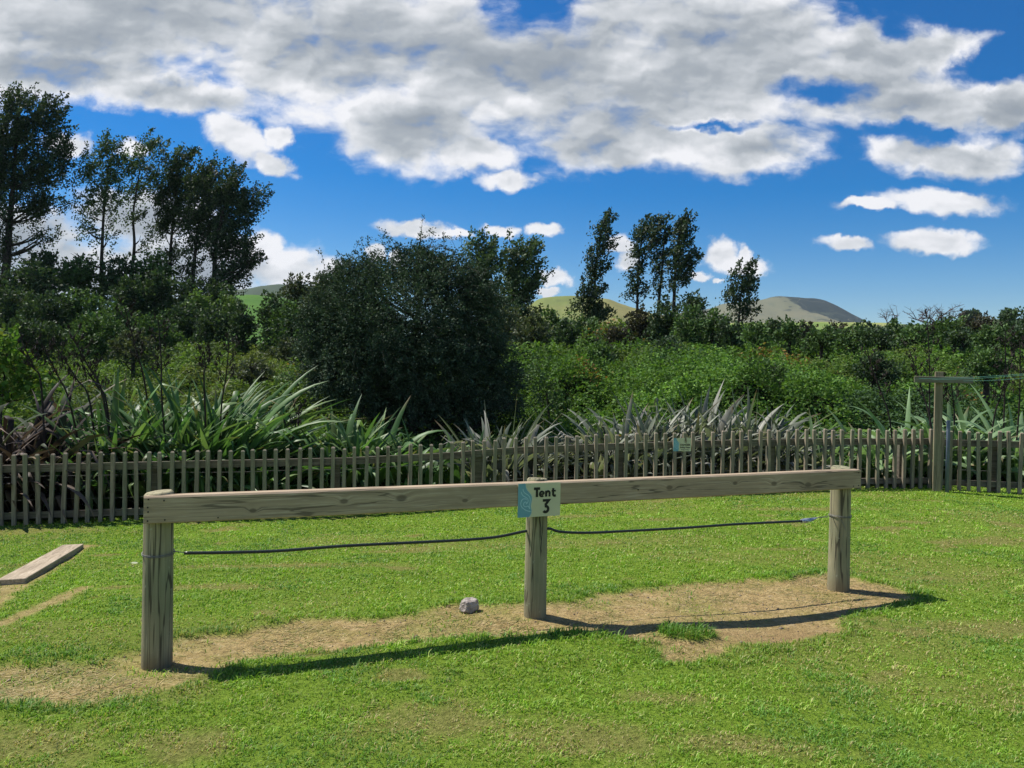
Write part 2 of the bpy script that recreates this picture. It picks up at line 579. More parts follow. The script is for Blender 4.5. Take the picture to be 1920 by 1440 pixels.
TUFT = gp(1290, 1186)
LINE2 = [gp(160, 1100), gp(90, 1135), gp(20, 1165), gp(-60, 1190)]
PL_A, PL_B = ground_at(137, 1021, 0.045), ground_at(-2, 1099, 0.045)
DRYP = [(540, 972, 1.3, 0.10), (700, 962, 1.0, 0.15), (1100, 968, .55, .13), (1240, 975, .40, .12), (1860, 1015, 0.9, 0.28), (1650, 1272, .20, .10), (1760, 1085, .5, .25), (820, 1365, .45, .25), (560, 1060, 1.1, .16), (760, 1035, .8, .10),
        (20, 1400, .5, .3), (1500, 955, 1.0, .12), (420, 1100, .7, .14), (1100, 1390, .5, .2), (1850, 1180, .7, .2), (1450, 1030, .5, .10), (130, 1290, .8, .25), (1250, 1310, .3, .1), (60, 995, 1.0, .3), (330, 1400, .3, .15), (1400, 1400, .5, .12)]
DRYP = [gp(a, b) + (c, d) for a, b, c, d in DRYP]


def masks(x, y):
    """(bare earth, dry grass) 0..1 at world x, y"""
    w1 = (fbm(x * 3.1, y * 3.1, 4, 21) - 0.5)
    w2 = (fbm(x * 9, y * 9, 3, 31) - 0.5)
    sdv = poly_sd(x, y, DIRT)
    e = sdv + w1 * 0.22 + w2 * 0.16
    dirt = sm(-0.03, 0.10, e)
    t = 1 - np.sqrt(((x - TUFT[0]) / 0.21) ** 2 + ((y - TUFT[1]) / 0.14) ** 2)
    dirt = dirt * (1 - sm(-0.1, 0.25, t + w2 * 0.9))
    # mossy, straw strewn stretches inside the worn strip
    moss = sm(0.40, 0.62, fbm(x * 2.2, y * 4.0, 4, 41)) * sm(2.4, 0.6, x) * 0.60 + 0.12 * sm(-0.9, -2.0, x)
    moss = np.clip(moss, 0, 1)
    # thin worn line and the earth beside the plank
    ln = np.full(x.shape, -1.0)
    for (a, b), (c, d) in zip(LINE2[:-1], LINE2[1:]):
        ex, ey = c - a, d - b
        tt = np.clip(((x - a) * ex + (y - b) * ey) / (ex * ex + ey * ey), 0, 1)
        ln = np.maximum(ln, 0.07 - np.hypot(x - a - ex * tt, y - b - ey * tt))
    ex, ey = PL_B.x - PL_A.x, PL_B.y - PL_A.y
    tt = np.clip(((x - PL_A.x) * ex + (y - PL_A.y) * ey) / (ex * ex + ey * ey), -0.03, 3)
    dp = np.hypot(x - PL_A.x - ex * tt, y - PL_A.y - ey * tt)
    ln = np.maximum(ln, 0.17 - dp)
    l2 = sm(-0.02, 0.05, ln + w1 * 0.10 + w2 * 0.06) * 0.8
    dry = np.zeros(x.shape)
    for cx, cy, rx, ry in DRYP:
        rr = np.hypot((x - cx) / rx, (y - cy) / ry)
        dry = np.maximum(dry, sm(1.25, 0.2, rr + w1 * 1.1 + w2 * 0.8))
    big = fbm(x * 0.55, y * 1.3, 4, 51)
    dry = np.maximum(dry * 0.85, sm(0.50, 0.72, big) * 0.40)
    spots = sm(0.72, 0.82, fbm(x * 1.9, y * 2.6, 3, 61)) * 0.9
    dry = np.maximum(dry, spots)
    return np.maximum(dirt * (1 - moss * 0.5), l2), np.clip(dry, 0, 1), dirt, sdv


# ---------------------------------------------------------------- ground: one sheet to the horizon
def axis(fine0, fine1, stp, far0, far1, g=1.12):
    mid = list(np.arange(fine0, fine1, stp))
    a, s_ = [fine0], stp
    while a[-1] > far0:
        s_ *= g
        a.append(a[-1] - s_)
    b, s_ = [mid[-1]], stp
    while b[-1] < far1:
        s_ *= g
        b.append(b[-1] + s_)
    return np.array(sorted(a[1:]) + mid + b[1:])


gx = axis(-8.5, 8.5, 0.035, -3500, 3500)
gy = axis(2.2, 12.8, 0.035, -300, 4000)
GX, GY = np.meshgrid(gx, gy)
GZ = zg(GX, GY)
gm = masks(GX, GY)
near = (np.abs(GX) < 10) & (GY < 13) & (GY > 0)
GZ = GZ + np.where(near, 0.010 * (fbm(GX * 7, GY * 7, 3, 71) - 0.5) - 0.016 * gm[2], 0)
nx, ny = len(gx), len(gy)
idx = np.arange(nx * ny).reshape(ny, nx)
quads = np.stack([idx[:-1, :-1], idx[:-1, 1:], idx[1:, 1:], idx[1:, :-1]], -1).reshape(-1, 4)
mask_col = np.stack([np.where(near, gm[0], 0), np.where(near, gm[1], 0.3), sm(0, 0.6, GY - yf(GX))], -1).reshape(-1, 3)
m_ground, q = new_mat('ground')
g = q.node('ShaderNodeNewGeometry')
a = q.node('ShaderNodeAttribute', attribute_name='col')
sp = q.node('ShaderNodeSeparateColor', {0: a.outputs['Color']})
P = g.outputs['Position']
f1 = q.noise(P, 45.0, 5, 0.65)
f2 = q.noise(P, 9.0, 4, 0.6)
f3 = q.noise(P, 160.0, 3, 0.6)
f0 = q.noise(P, 2.4, 4, 0.6)
green = q.ramp(f1, [(0.3, (0.06, 0.10, 0.010)), (0.5, (0.15, 0.24, 0.022)), (0.75, (0.24, 0.33, 0.045))])
dryc = q.ramp(f1, [(0.3, (0.10, 0.09, 0.025)), (0.55, (0.22, 0.19, 0.065)), (0.8, (0.34, 0.28, 0.13))])
turf = q.mix(q.math('MULTIPLY', sp.outputs[1], 0.8), green, dryc)
soil = q.ramp(q.math('ADD', q.math('MULTIPLY', f1, 0.5), q.math('MULTIPLY', f2, 0.5)), [(0.3, (0.18, 0.125, 0.055)), (0.48, (0.38, 0.27, 0.115)), (0.7, (0.53, 0.40, 0.19))])
soil = q.mix(q.step(f0, 0.48, 0.66, 0, 0.6), soil, (0.27, 0.23, 0.065))
f4 = q.noise(P, 22.0, 6, 0.7)
soil = q.mix(q.step(f4, 0.52, 0.62, 0, 0.5), soil, (0.17, 0.125, 0.07))
soil = q.mix(q.step(f4, 0.46, 0.36, 0, 0.5), soil, (0.56, 0.44, 0.27))
pn = q.vmath('LENGTH', q.vmath('MULTIPLY', q.vmath('SUBTRACT', P, (2.0, 4.72, 0.0)), (0.9, 2.4, 0.0)), out=1)
soil = q.mix(q.step(q.math('ADD', pn, q.math('MULTIPLY', f2, 0.6)), 1.25, 0.55, 0, 0.75), soil, (0.30, 0.205, 0.095))
soil = q.mix(q.step(f3, 0.62, 0.72, 0, 0.55), soil, (0.16, 0.12, 0.085))
cgr = q.mix(sp.outputs[0], turf, soil)
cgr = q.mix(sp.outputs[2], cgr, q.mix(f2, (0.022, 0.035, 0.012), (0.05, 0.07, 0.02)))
hh = q.math('ADD', f1, q.math('MULTIPLY', f3, 0.35))
hh = q.math('ADD', hh, q.math('MULTIPLY', f4, 0.8))
finish(q, cgr, 0.95, 0.1, hh, 0.9, 0.03)
ground = npmesh('ground', np.stack([GX, GY, GZ], -1).reshape(-1, 3), quads, mat=m_ground, col=mask_col, smooth=True)
tag(ground, 'mown green lawn with a worn earth strip, running back to hills', 'ground', kind='structure')
gzfn = lambda x, y: zg(x, y) + 0.010 * (fbm(x * 7, y * 7, 3, 71) - 0.5) - 0.016 * masks(x, y)[2]


# ---------------------------------------------------------------- grass blades
def grass():
    xs, ys = [], []
    y = 2.5
    while y < 12.0:
        dy = 0.25
        rho = 11000 * (3.5 / max(y, 3.0)) ** 1.35
        hw = 0.70 * y + 1.0
        k = int(rho * dy * 2 * hw)
        xs.append(rng.uniform(-hw, hw, k))
        ys.append(rng.uniform(y, y + dy, k))
        y += dy
    x, y = np.concatenate(xs), np.concatenate(ys)
    keep = y < yf(x) + 0.25
    x, y = x[keep], y[keep]
    d0, dry, dirt, sdv = masks(x, y)
    clump = np.clip((fbm(x * 14, y * 14, 3, 81) - 0.5) * 1.9 + 0.5, 0, 1)
    p = (1 - d0) ** 1.7 * (0.45 + 0.9 * clump) * (1 - 0.5 * dry)
    keep = rng.uniform(size=len(x)) < p
    x, y, dry, sdv, dirt, clump = x[keep], y[keep], dry[keep], sdv[keep], dirt[keep], clump[keep]
    N = len(x)
    z = gzfn(x, y) - 0.004
    edge = sm(-0.22, -0.02, sdv) * (1 - 0.6 * dirt)
    tuft = sm(1.3, 0.6, np.hypot((x - TUFT[0]) / 0.21, (y - TUFT[1]) / 0.14))
    long_ = (rng.uniform(size=N) > 0.93) * rng.uniform(0.3, 1.1, N)
    h = rng.uniform(0.010, 0.024, N) * (0.5 + 1.0 * clump) * (1 + 0.7 * long_) * (1 + 0.7 * edge + 1.0 * tuft) * (1 - 0.3 * dry)
    w = 0.0019 * (np.maximum(y, 3.0) / 3.2) ** 0.8 * rng.uniform(0.8, 1.4, N)
    az = rng.uniform(0, 2 * np.pi, N)
    lean = rng.uniform(0.2, 1.3, N)
    lx, ly = np.cos(az) * lean + 0.15, np.sin(az) * lean - 0.05
    fx, fy = -np.sin(az), np.cos(az)
    jit = rng.uniform(-0.6, 0.6, N)
    fx, fy = fx * np.cos(jit) - fy * np.sin(jit), fx * np.sin(jit) + fy * np.cos(jit)
    b = np.stack([x, y, z], -1)
    side = np.stack([fx, fy, np.zeros(N)], -1) * w[:, None]
    mid = b + np.stack([lx * h * 0.3, ly * h * 0.3, h * 0.62], -1)
    tip = b + np.stack([lx * h, ly * h, h * (1.05 - 0.35 * np.minimum(lean, 1))], -1)
    V_ = np.stack([b - side, b + side, mid + side * 0.85, mid - side * 0.85, tip], 1).reshape(-1, 3)
    i = np.arange(N)[:, None] * 5
    qd = i + np.array([[0, 1, 2, 3]])
    tr = i + np.array([[3, 2, 4]])
    r1 = rng.uniform(size=N)[:, None]
    r2 = rng.uniform(size=N)[:, None]
    big = fbm(x * 0.9, y * 1.6, 3, 91)[:, None]
    g0, g1, g2 = np.array([0.130, 0.255, 0.020]), np.array([0.225, 0.385, 0.034]), np.array([0.37, 0.46, 0.10])
    c = g0 * (1 - r1) + g1 * r1
    c = np.where(r2 > 0.82, g2, c)
    c = c * (0.80 + 0.45 * big) * (0.74 + 0.44 * clump[:, None])  # blades in the gaps between clumps coloured darker, painted shade
    band = 0.5 + 0.5 * np.sin((y - 0.33 * x + 0.25 * fbm(x * .5, y * .5, 2, 97)) * 2 * np.pi / 1.1)
    c = c * (0.93 + 0.14 * band[:, None])
    clov = sm(0.56, 0.66, fbm(x * 2.3, y * 2.6, 3, 95))[:, None] * 0.6
    c = c * (1 - clov) + np.array([0.10, 0.235, 0.045]) * clov * (0.6 + 0.6 * clump[:, None])
    dc = np.array([0.36, 0.32, 0.10]) * (1 - r1) + np.array([0.50, 0.42, 0.20]) * r1
    dm = (rng.uniform(size=(N, 1)) < (dry[:, None] * 0.72 + 0.06)).astype(float)
    c = c * (1 - dm) + dc * dm
    ed = (edge * 0.35 + tuft * 0.3)[:, None]
    c = c * (1 - ed) + np.array([0.09, 0.22, 0.022]) * ed
    o = npmesh('grass', V_, qd, tr, M_GRASS, col=np.repeat(c, 5, 0))
    tag(o, 'short mown green lawn grass with dry yellow patches', 'grass', kind='stuff')
    return N


NG = grass()


def litter():
    """straw and cut grass lying on the worn strip"""
    N = 75000
    x = rng.uniform(-3.8, 4.0, N)
    y = rng.uniform(3.3, 6.6, N)
    d0, dry, dirt, sdv = masks(x, y)
    dens = sm(0.38, 0.66, fbm(x * 3, y * 3, 3, 101))
    k = (rng.uniform(size=N) < dirt * (0.15 + 0.85 * dens) * (1 - 0.7 * sm(1.3, 0.7, np.hypot((x - 2.0) * 0.9, (y - 4.72) * 2.4))))
    x, y = x[k], y[k]
    N = len(x)
    z = gzfn(x, y) + 0.003
    az = rng.normal(0.2, 0.9, N)
    L = rng.uniform(0.008, 0.030, N) * (1 + (rng.uniform(size=N) > 0.9))
    w = rng.uniform(0.0010, 0.0024, N)
    tl = rng.normal(0, 0.15, N)
    d = np.stack([np.cos(az), np.sin(az), tl], -1) * L[:, None]
    s_ = np.stack([-np.sin(az), np.cos(az), np.zeros(N)], -1) * w[:, None]
    b = np.stack([x, y, z], -1)
    V_ = np.stack([b - d - s_, b - d + s_, b + d + s_, b + d - s_], 1).reshape(-1, 3)
    qd = np.arange(N * 4).reshape(-1, 4)
    r = rng.uniform(size=(N, 1))
    c = np.array([0.56, 0.44, 0.22]) * r + np.array([0.20, 0.17, 0.06]) * (1 - r)
    c = np.where(rng.uniform(size=(N, 1)) > 0.72, np.array([0.16, 0.19, 0.04]), c)
    o = npmesh('straw_litter', V_, qd, None, M_GRASS, col=np.repeat(c, 4, 0))
    tag(o, 'dry straw and grass clippings strewn over the bare earth strip', 'straw', kind='stuff')
    # pebbles and crumbs of soil
    N = 2600
    x = rng.uniform(-3.4, 3.4, N)
    y = rng.uniform(3.5, 6.5, N)
    dirt = masks(x, y)[2]
    k = rng.uniform(size=N) < dirt
    x, y = x[k], y[k]
    N = len(x)
    z = gzfn(x, y)
    rr = rng.uniform(0.003, 0.010, N) * (1 + 1.2 * (rng.uniform(size=N) > 0.96))
    base = np.array([(1, 0, 0), (0, 1, 0), (-1, 0, 0), (0, -1, 0), (0.1, 0.1, 0.8), (0, 0, -0.6)])
    V_ = (base[None] * rng.uniform(0.6, 1.2, (N, 6, 1))) * rr[:, None, None] + np.stack([x, y, z], -1)[:, None, :]
    tr = np.array([(0, 1, 4), (1, 2, 4), (2, 3, 4), (3, 0, 4), (1, 0, 5), (2, 1, 5), (3, 2, 5), (0, 3, 5)])
    T = (np.arange(N)[:, None, None] * 6 + tr[None]).reshape(-1, 3)
    r = rng.uniform(size=(N, 1))
    c = np.array([0.34, 0.27, 0.19]) * r + np.array([0.13, 0.10, 0.07]) * (1 - r)
    o = npmesh('gravel', V_.reshape(-1, 3), None, T, M_GRASS, col=np.repeat(c, 6, 0))
    tag(o, 'small stones and soil crumbs on the bare earth strip', 'gravel', kind='stuff')


litter()


# ---------------------------------------------------------------- the timber rail on three round posts
RA = Vector((-1.915, 4.128, 0))
RB = Vector((2.592, 5.933, 0))
rdir = (RB - RA).normalized()
rang = math.atan2(rdir.y, rdir.x)
RL = (RB - RA).length
rail_root = empty('timber_rail', RA, rang)
tag(rail_root, 'low weathered timber rail on three round posts across the lawn', 'railing')


def round_post(name, x, r0, r1, lean=(0.0, 0.0), parent=None, top=0.938):
    mb = MB()
    nseg = 28
    zs = [-0.12, 0.0, 0.03, 0.2, 0.45, 0.7, 0.9, top - 0.012, top]
    vs, fs = [], []
    for i, z in enumerate(zs):
        t = max(0, z) / top
        r = r0 + (r1 - r0) * t
        if i == len(zs) - 1:
            r -= 0.011
        for k in range(nseg):
            a_ = 2 * math.pi * k / nseg
            rr = r * (1 + 0.022 * math.sin(2 * a_ + z * 1.5 + x) + 0.012 * math.sin(5 * a_ + x * 3 - z * 2) + 0.006 * math.sin(11 * a_ + z * 4))
            vs.append((x + rr * math.cos(a_) + lean[0] * z, rr * math.sin(a_) + lean[1] * z, z + (0.006 * math.cos(a_ + x) if i >= len(zs) - 2 else 0)))
    for i in range(len(zs) - 1):
        for k in range(nseg):
            k2 = (k + 1) % nseg
            fs.append((i * nseg + k, i * nseg + k2, (i + 1) * nseg + k2, (i + 1) * nseg + k))
    fs.append(tuple(range((len(zs) - 1) * nseg, len(zs) * nseg)))
    mb.add(vs, fs)
    return mb.build(name, M_POST, parent, smooth=False)


for k, (x, r0, r1, ln_) in enumerate([(0.0, 0.079, 0.073, (0.0, 0)), (None, 0.073, 0.068, (0.0, 0)), (RL, 0.082, 0.076, (0.0, 0))]):
    if x is None:
        mp = Vector((0.178, 4.968, 0)) - RA
        x = mp.dot(rdir)
        XM = x
    p_ = round_post('post', x, r0, r1, ln_, rail_root)
    for f in p_.data.polygons[:-1]:
        f.use_smooth = True
mb = MB()
# the rail in slices so that it can bow a little
X0, X1, NS = -0.068, RL + 0.085, 24
zt, zb, yF, yB, ch = 0.93, 0.782, -0.118, -0.040, 0.006
vs, fs = [], []
for i in range(NS + 1):
    t = i / NS
    x = X0 + (X1 - X0) * t
    bow = 0.004 * math.sin(t * math.pi) + 0.0015 * math.sin(t * 23)
    dz = -0.006 * math.sin(t * math.pi)
    e = 0.004 if i in (0, NS) else 0
    prof = [(yF + ch, zb + e), (yF + e, zb + ch), (yF + e, zt - ch * 1.6), (yF + ch * 1.6, zt - e), (yB - ch, zt - e), (yB - e, zt - ch), (yB - e, zb + ch), (yB - ch, zb + e)]
    vs += [(x, yy + bow, zz + dz) for yy, zz in prof]
for i in range(NS):
    for k in range(8):
        k2 = (k + 1) % 8
        fs.append((i * 8 + k2, i * 8 + k, (i + 1) * 8 + k, (i + 1) * 8 + k2))
fs.append(tuple(range(8)))
fs.append(tuple(reversed(range(NS * 8, NS * 8 + 8))))
mb.add(vs, fs)
rail_o = mb.build('rail', M_RAIL, rail_root)
M_HOLE = plain_mat('nail_head', (0.03, 0.027, 0.024), 0.7)
for (x, z) in [(-0.045, 0.915), (-0.048, 0.872), (-0.046, 0.848), (-0.048, 0.80), (0.03, 0.905), (0.035, 0.802), (RL + 0.062, 0.905), (RL + 0.062, 0.806), (RL + 0.01, 0.803), (0.30, 0.80), (2.95, 0.85)]:
    nb = MB()
    nb.tube([(x, yF - 0.0015, z), (x, yF + 0.008, z)], 0.0042, 8)
    nb.build('nail_head', M_HOLE, rail_o)

# drying crack of the middle post: a thin dark wedge set into the face
cb = MB()
pts = [(0.002, 0.80), (0.004, 0.74), (0.001, 0.68), (0.010, 0.62), (0.008, 0.58), (0.016, 0.53), (0.013, 0.49), (0.022, 0.45)]
wd = [0.0035, 0.0035, 0.003, 0.003, 0.0022, 0.002, 0.0015, 0.0005]
vs = []
for (dx, z), w_ in zip(pts, wd):
    for s_ in (-1, 1):
        xx = dx - 0.012 + s_ * w_
        rr = 0.0735 - 0.0045 * z / 0.945
        vs.append((XM + xx, -math.sqrt(max(rr * rr - xx * xx, 0)) * 1.015 - 0.0025, z))
fs = [(2 * i, 2 * i + 1, 2 * i + 3, 2 * i + 2) for i in range(len(pts) - 1)]
cb.add(vs, fs)
cb.build('crack', M_HOLE, rail_root)

# ---------------------------------------------------------------- hose strung between the posts
hose_root = empty('hose', RA, rang)
tag(hose_root, 'black rubber hose strung between the posts of the timber rail', 'hose')


def rail_pt(px, py, off=0.0):
    """point on the vertical plane of the posts, in the rail's own axes"""
    d = ray(px, py)
    nrm = Vector((-rdir.y, rdir.x, 0))
    t = (nrm.dot(RA) + off - nrm.dot(Vector((0, 0, CAM_Z)))) / nrm.dot(d)
    p = Vector((0, 0, CAM_Z)) + d * t
    return Vector(((p - RA).dot(rdir), off, p.z))


def smooth_curve(pts, k=8):
    out = []
    P_ = [pts[0]] + list(pts) + [pts[-1]]
    for i in range(1, len(P_) - 2):
        for j in range(k):
            t = j / k
            a_, b_, c_, d_ = P_[i - 1], P_[i], P_[i + 1], P_[i + 2]
            out.append(0.5 * ((2 * b_) + (c_ - a_) * t + (2 * a_ - 5 * b_ + 4 * c_ - d_) * t * t + (3 * b_ - a_ - 3 * c_ + d_) * t ** 3))
    out.append(P_[-2])
    return out


hp = [rail_pt(*p) for p in [(345, 1037), (420, 1036), (520, 1033), (640, 1024), (760, 1018), (860, 1013), (930, 1007), (985, 996), (1027, 991), (1050, 997), (1100, 999), (1170, 996), (1280, 990), (1380, 983), (1504, 977)]]
hb = MB()
hb.tube(smooth_curve(hp, 6), 0.0092, 10)
hb.build('tube', M_HOSE, hose_root, smooth=True)
wb = MB()
pl = [rail_pt(330, 1034), rail_pt(345, 1036)]
wb.tube([(0.07, 0, pl[0].z)] + pl, 0.0026, 6)
for dz, ph in ((0, 0), (0.008, 0.2)):
    wb.tube([(0.082 * math.cos(t), 0.082 * math.sin(t), pl[0].z - 0.004 + dz + 0.006 * math.sin(t + ph)) for t in np.linspace(0, 2 * math.pi, 25)], 0.0022, 6, cap=False)
wb.build('wire_tie', M_WIRE, hose_root)
wb = MB()
e1 = rail_pt(1530, 971)
for s_ in (-0.004, 0.004):
    wb.tube([e1, (RL - 0.085, s_, e1.z + 0.005 + s_), (RL - 0.05, s_ * 3, e1.z + 0.006)], 0.0020, 6)
for dz in (0.0, 0.007):
    wb.tube([(RL + 0.084 * math.cos(t), 0.084 * math.sin(t), e1.z + 0.004 + dz + 0.004 * math.cos(2 * t)) for t in np.linspace(0, 2 * math.pi, 25)], 0.0020, 6, cap=False)
wb.tube([(RL - 0.06, -0.066, e1.z - 0.003), (RL - 0.04, -0.078, e1.z - 0.05), (RL - 0.02, -0.083, e1.z - 0.09)], 0.0016, 6)
wb.build('wire_tie', M_WIRE, hose_root)
# crumpled silver tape round the hose end
m_tape = plain_mat('silver_tape', (0.36, 0.39, 0.46), 0.3, 0.6, 0.55, nscale=60, var=0.5, bstr=0.6)
e0 = rail_pt(1502, 977)
tb = MB()
vs, fs = [], []
NR, NK = 9, 12
for i in range(NR):
    t = i / (NR - 1)
    c_ = e0.lerp(rail_pt(1532, 971), t)
    for k in range(NK):
        a_ = 2 * math.pi * k / NK
        r_ = (0.013 + 0.012 * math.sin(math.pi * t) * (0.6 + 0.8 * random.random())) * (1 - 0.6 * t)
        vs.append((c_.x + random.uniform(-.004, .004), c_.y + r_ * math.cos(a_), c_.z + r_ * math.sin(a_) - 0.004 * math.sin(math.pi * t)))
for i in range(NR - 1):
    for k in range(NK):
        k2 = (k + 1) % NK
        fs.append((i * NK + k, i * NK + k2, (i + 1) * NK + k2, (i + 1) * NK + k))
fs += [tuple(reversed(range(NK))), tuple(range((NR - 1) * NK, NR * NK))]
tb.add(vs, fs)
tb.build('tape', m_tape, hose_root)


# ---------------------------------------------------------------- lettering
def stroke(pts, w, z, flat=True):
    """a flat ribbon along pts with mitred joins; returns verts and quads in the x-y plane at height z"""
    P_ = [Vector(p) for p in pts]
    vs, fs = [], []
    for i, p in enumerate(P_):
        d0_ = (P_[i] - P_[i - 1]).normalized() if i else (P_[1] - P_[0]).normalized()
        d1_ = (P_[i + 1] - P_[i]).normalized() if i < len(P_) - 1 else d0_
        t_ = (d0_ + d1_)
        t_ = t_.normalized() if t_.length > 1e-6 else d0_
        nn = Vector((-t_.y, t_.x))
        k = 1 / max(0.45, nn.dot(Vector((-d0_.y, d0_.x))))
        vs += [(p.x + nn.x * w / 2 * k, p.y + nn.y * w / 2 * k, z), (p.x - nn.x * w / 2 * k, p.y - nn.y * w / 2 * k, z)]
    for i in range(len(P_) - 1):
        fs.append((2 * i + 1, 2 * i + 3, 2 * i + 2, 2 * i))
    return vs, fs


def arc(cx, cy, rx, ry, a0, a1, k=14):
    return [(cx + rx * math.cos(R(a0 + (a1 - a0) * i / k)), cy + ry * math.sin(R(a0 + (a1 - a0) * i / k))) for i in range(k + 1)]


def text_mesh(name, txt, size, mat, parent, loc, bold=0.0, align='CENTER', sx=1.0):
    cu = bpy.data.curves.new(name, 'FONT')
    cu.body = txt
    cu.size = size
    cu.align_x = align
    cu.offset = bold
    cu.resolution_u = 4
    tmp = bpy.data.objects.new(name + '_src', cu)
    COL.objects.link(tmp)
    bpy.context.view_layer.update()
    dg = bpy.context.evaluated_depsgraph_get()
    me = bpy.data.meshes.new_from_object(tmp.evaluated_get(dg))
    bpy.data.objects.remove(tmp)
    for v in me.vertices:
        v.co.x = v.co.x * sx + loc[0]
        v.co.y += loc[1]
        v.co.z += loc[2]
    me.materials.clear()
    return link(name, me, mat, parent)


M_CREAM = plain_mat('cream_sign', (0.60, 0.575, 0.38), 0.4, 0.4, nscale=3, var=0.08)
M_SBLUE = plain_mat('blue_sign', (0.16, 0.36, 0.43), 0.4, 0.4, nscale=5, var=0.06)
M_SLIGHT = plain_mat('pale_blue_sign', (0.36, 0.58, 0.64), 0.4, 0.4, var=0.03)
M_SBLACK = plain_mat('sign_black', (0.018, 0.018, 0.014), 0.5, 0.3, var=0.05)


def sign_face(root, w, h, border=0.0):
    """panel, blue wavy field and its pale spiral lines; root's x-y plane is the face, +z outward, origin lower left"""
    mb = MB()
    mb.box((0, 0, -0.003), (w, h, 0.0))
    mb.build('panel', M_CREAM, root)
    edge = [(0.165, 1.0), (0.170, 0.93), (0.18, 0.87), (0.205, 0.80), (0.25, 0.735), (0.295, 0.67), (0.318, 0.60), (0.318, 0.50), (0.305, 0.42), (0.295, 0.35), (0.30, 0.28), (0.315, 0.20), (0.31, 0.12), (0.29, 0.06), (0.255, 0.0)]
    vs, fs = [], []
    for ex, ey in edge:
        vs += [(0, ey * h, 0.0006), (ex * w, ey * h, 0.0006)]
    for i in range(len(edge) - 1):
        fs.append((2 * i, 2 * i + 2, 2 * i + 3, 2 * i + 1))
    mb = MB()
    mb.add(vs, fs)
    mb.build('blue_wave', M_SBLUE, root)
    mb = MB()
    lw = 0.020 * w
    spiral = [(0.27, 0.27), (0.22, 0.32), (0.175, 0.325), (0.14, 0.37), (0.135, 0.43), (0.16, 0.475), (0.20, 0.475)]
    spiral = [(0.275, 0.25), (0.235, 0.33), (0.19, 0.31), (0.145, 0.335), (0.13, 0.39), (0.145, 0.44), (0.18, 0.455), (0.20, 0.42), (0.185, 0.385)]
    outer = [(0.07, 0.76), (0.085, 0.70), (0.12, 0.64), (0.17, 0.60), (0.215, 0.56), (0.235, 0.50), (0.225, 0.44), (0.20, 0.40)]
    top = [(0.11, 0.84), (0.125, 0.77), (0.165, 0.71), (0.225, 0.66), (0.27, 0.59), (0.285, 0.50), (0.275, 0.40), (0.262, 0.33), (0.28, 0.24)]
    low = [(0.30, 0.165), (0.22, 0.19), (0.15, 0.24), (0.09, 0.31), (0.065, 0.39), (0.075, 0.48), (0.11, 0.54), (0.165, 0.55), (0.2, 0.52)]
    for j, ln in enumerate((spiral, outer, top, low)):
        c3 = smooth_curve([Vector((x * w, y * h, 0)) for x, y in ln], 4)
        v_, f_ = stroke([(p.x, p.y) for p in c3], lw, 0.0012 + j * 0.00005)
        mb.add(v_, f_)
    # pale rim of the wave
    v_, f_ = stroke([(ex * w + lw * 0.2, ey * h) for ex, ey in edge[:]], lw * 0.35, 0.0014)
    mb.add(v_, f_)
    mb.build('spiral_line', M_SLIGHT, root)


def face_matrix(p0, xdir, up, outward):
    M = Matrix((xdir, up, outward)).transposed().to_4x4()
    M.translation = p0
    return M


outw = Vector((rdir.y, -rdir.x, 0))
SW, SH = 0.297, 0.215
# lower-left corner of the sign on the rail's front
pa = rail_pt(971, 960, yF - 0.006)
loc = RA + rdir * pa.x + Vector((-rdir.y, rdir.x, 0)) * (yF - 0.0035)
sgn = empty('tent_sign')
sgn.matrix_world = face_matrix(Vector((loc.x, loc.y, 0.922 - SH)), rdir, Vector((0, 0, 1)), outw)
tag(sgn, 'cream and blue sign reading Tent 3 fixed to the rail above the middle post', 'sign')
sign_face(sgn, SW, SH)
mb = MB()


def addst(pts, w_, z_=0.0016):
    v_, f_ = stroke([(x * SW, y * SH) for x, y in pts], w_, z_)
    mb.add(v_, f_)


# T e n t, drawn as heavy strokes (fractions of the sign)
lw = 0.0170
addst([(0.365, 0.835), (0.512, 0.835)], lw)
addst([(0.4385, 0.85), (0.4385, 0.585)], lw, 0.00165)
E_ = [(x, y) for x, y in arc(0.553, 0.672, 0.047, 0.070, 0, 318, 20)]
addst(E_, lw * 0.80)
addst([(0.512, 0.668), (0.607, 0.668)], lw * 0.62, 0.00165)
addst([(0.655, 0.765), (0.655, 0.585)], lw * 0.92)
addst([(0.655, 0.69)] + arc(0.7, 0.69, 0.036, 0.055, 160, 0, 10) + [(0.736, 0.585)], lw * 0.85, 0.00165)
addst([(0.822, 0.835), (0.822, 0.66)] + arc(0.853, 0.655, 0.031, 0.052, 180, 285, 8) + [(0.888, 0.612)], lw * 0.9)
addst([(0.785, 0.752), (0.885, 0.752)], lw * 0.66, 0.00165)
# 3 with a flat top
addst([(0.578, 0.475), (0.722, 0.475), (0.638, 0.335)], lw * 1.02)
addst([(0.625, 0.30)] + arc(0.648, 0.215, 0.062, 0.088, 82, -142, 22), lw * 1.05, 0.00165)
mb.build('lettering', M_SBLACK, sgn)

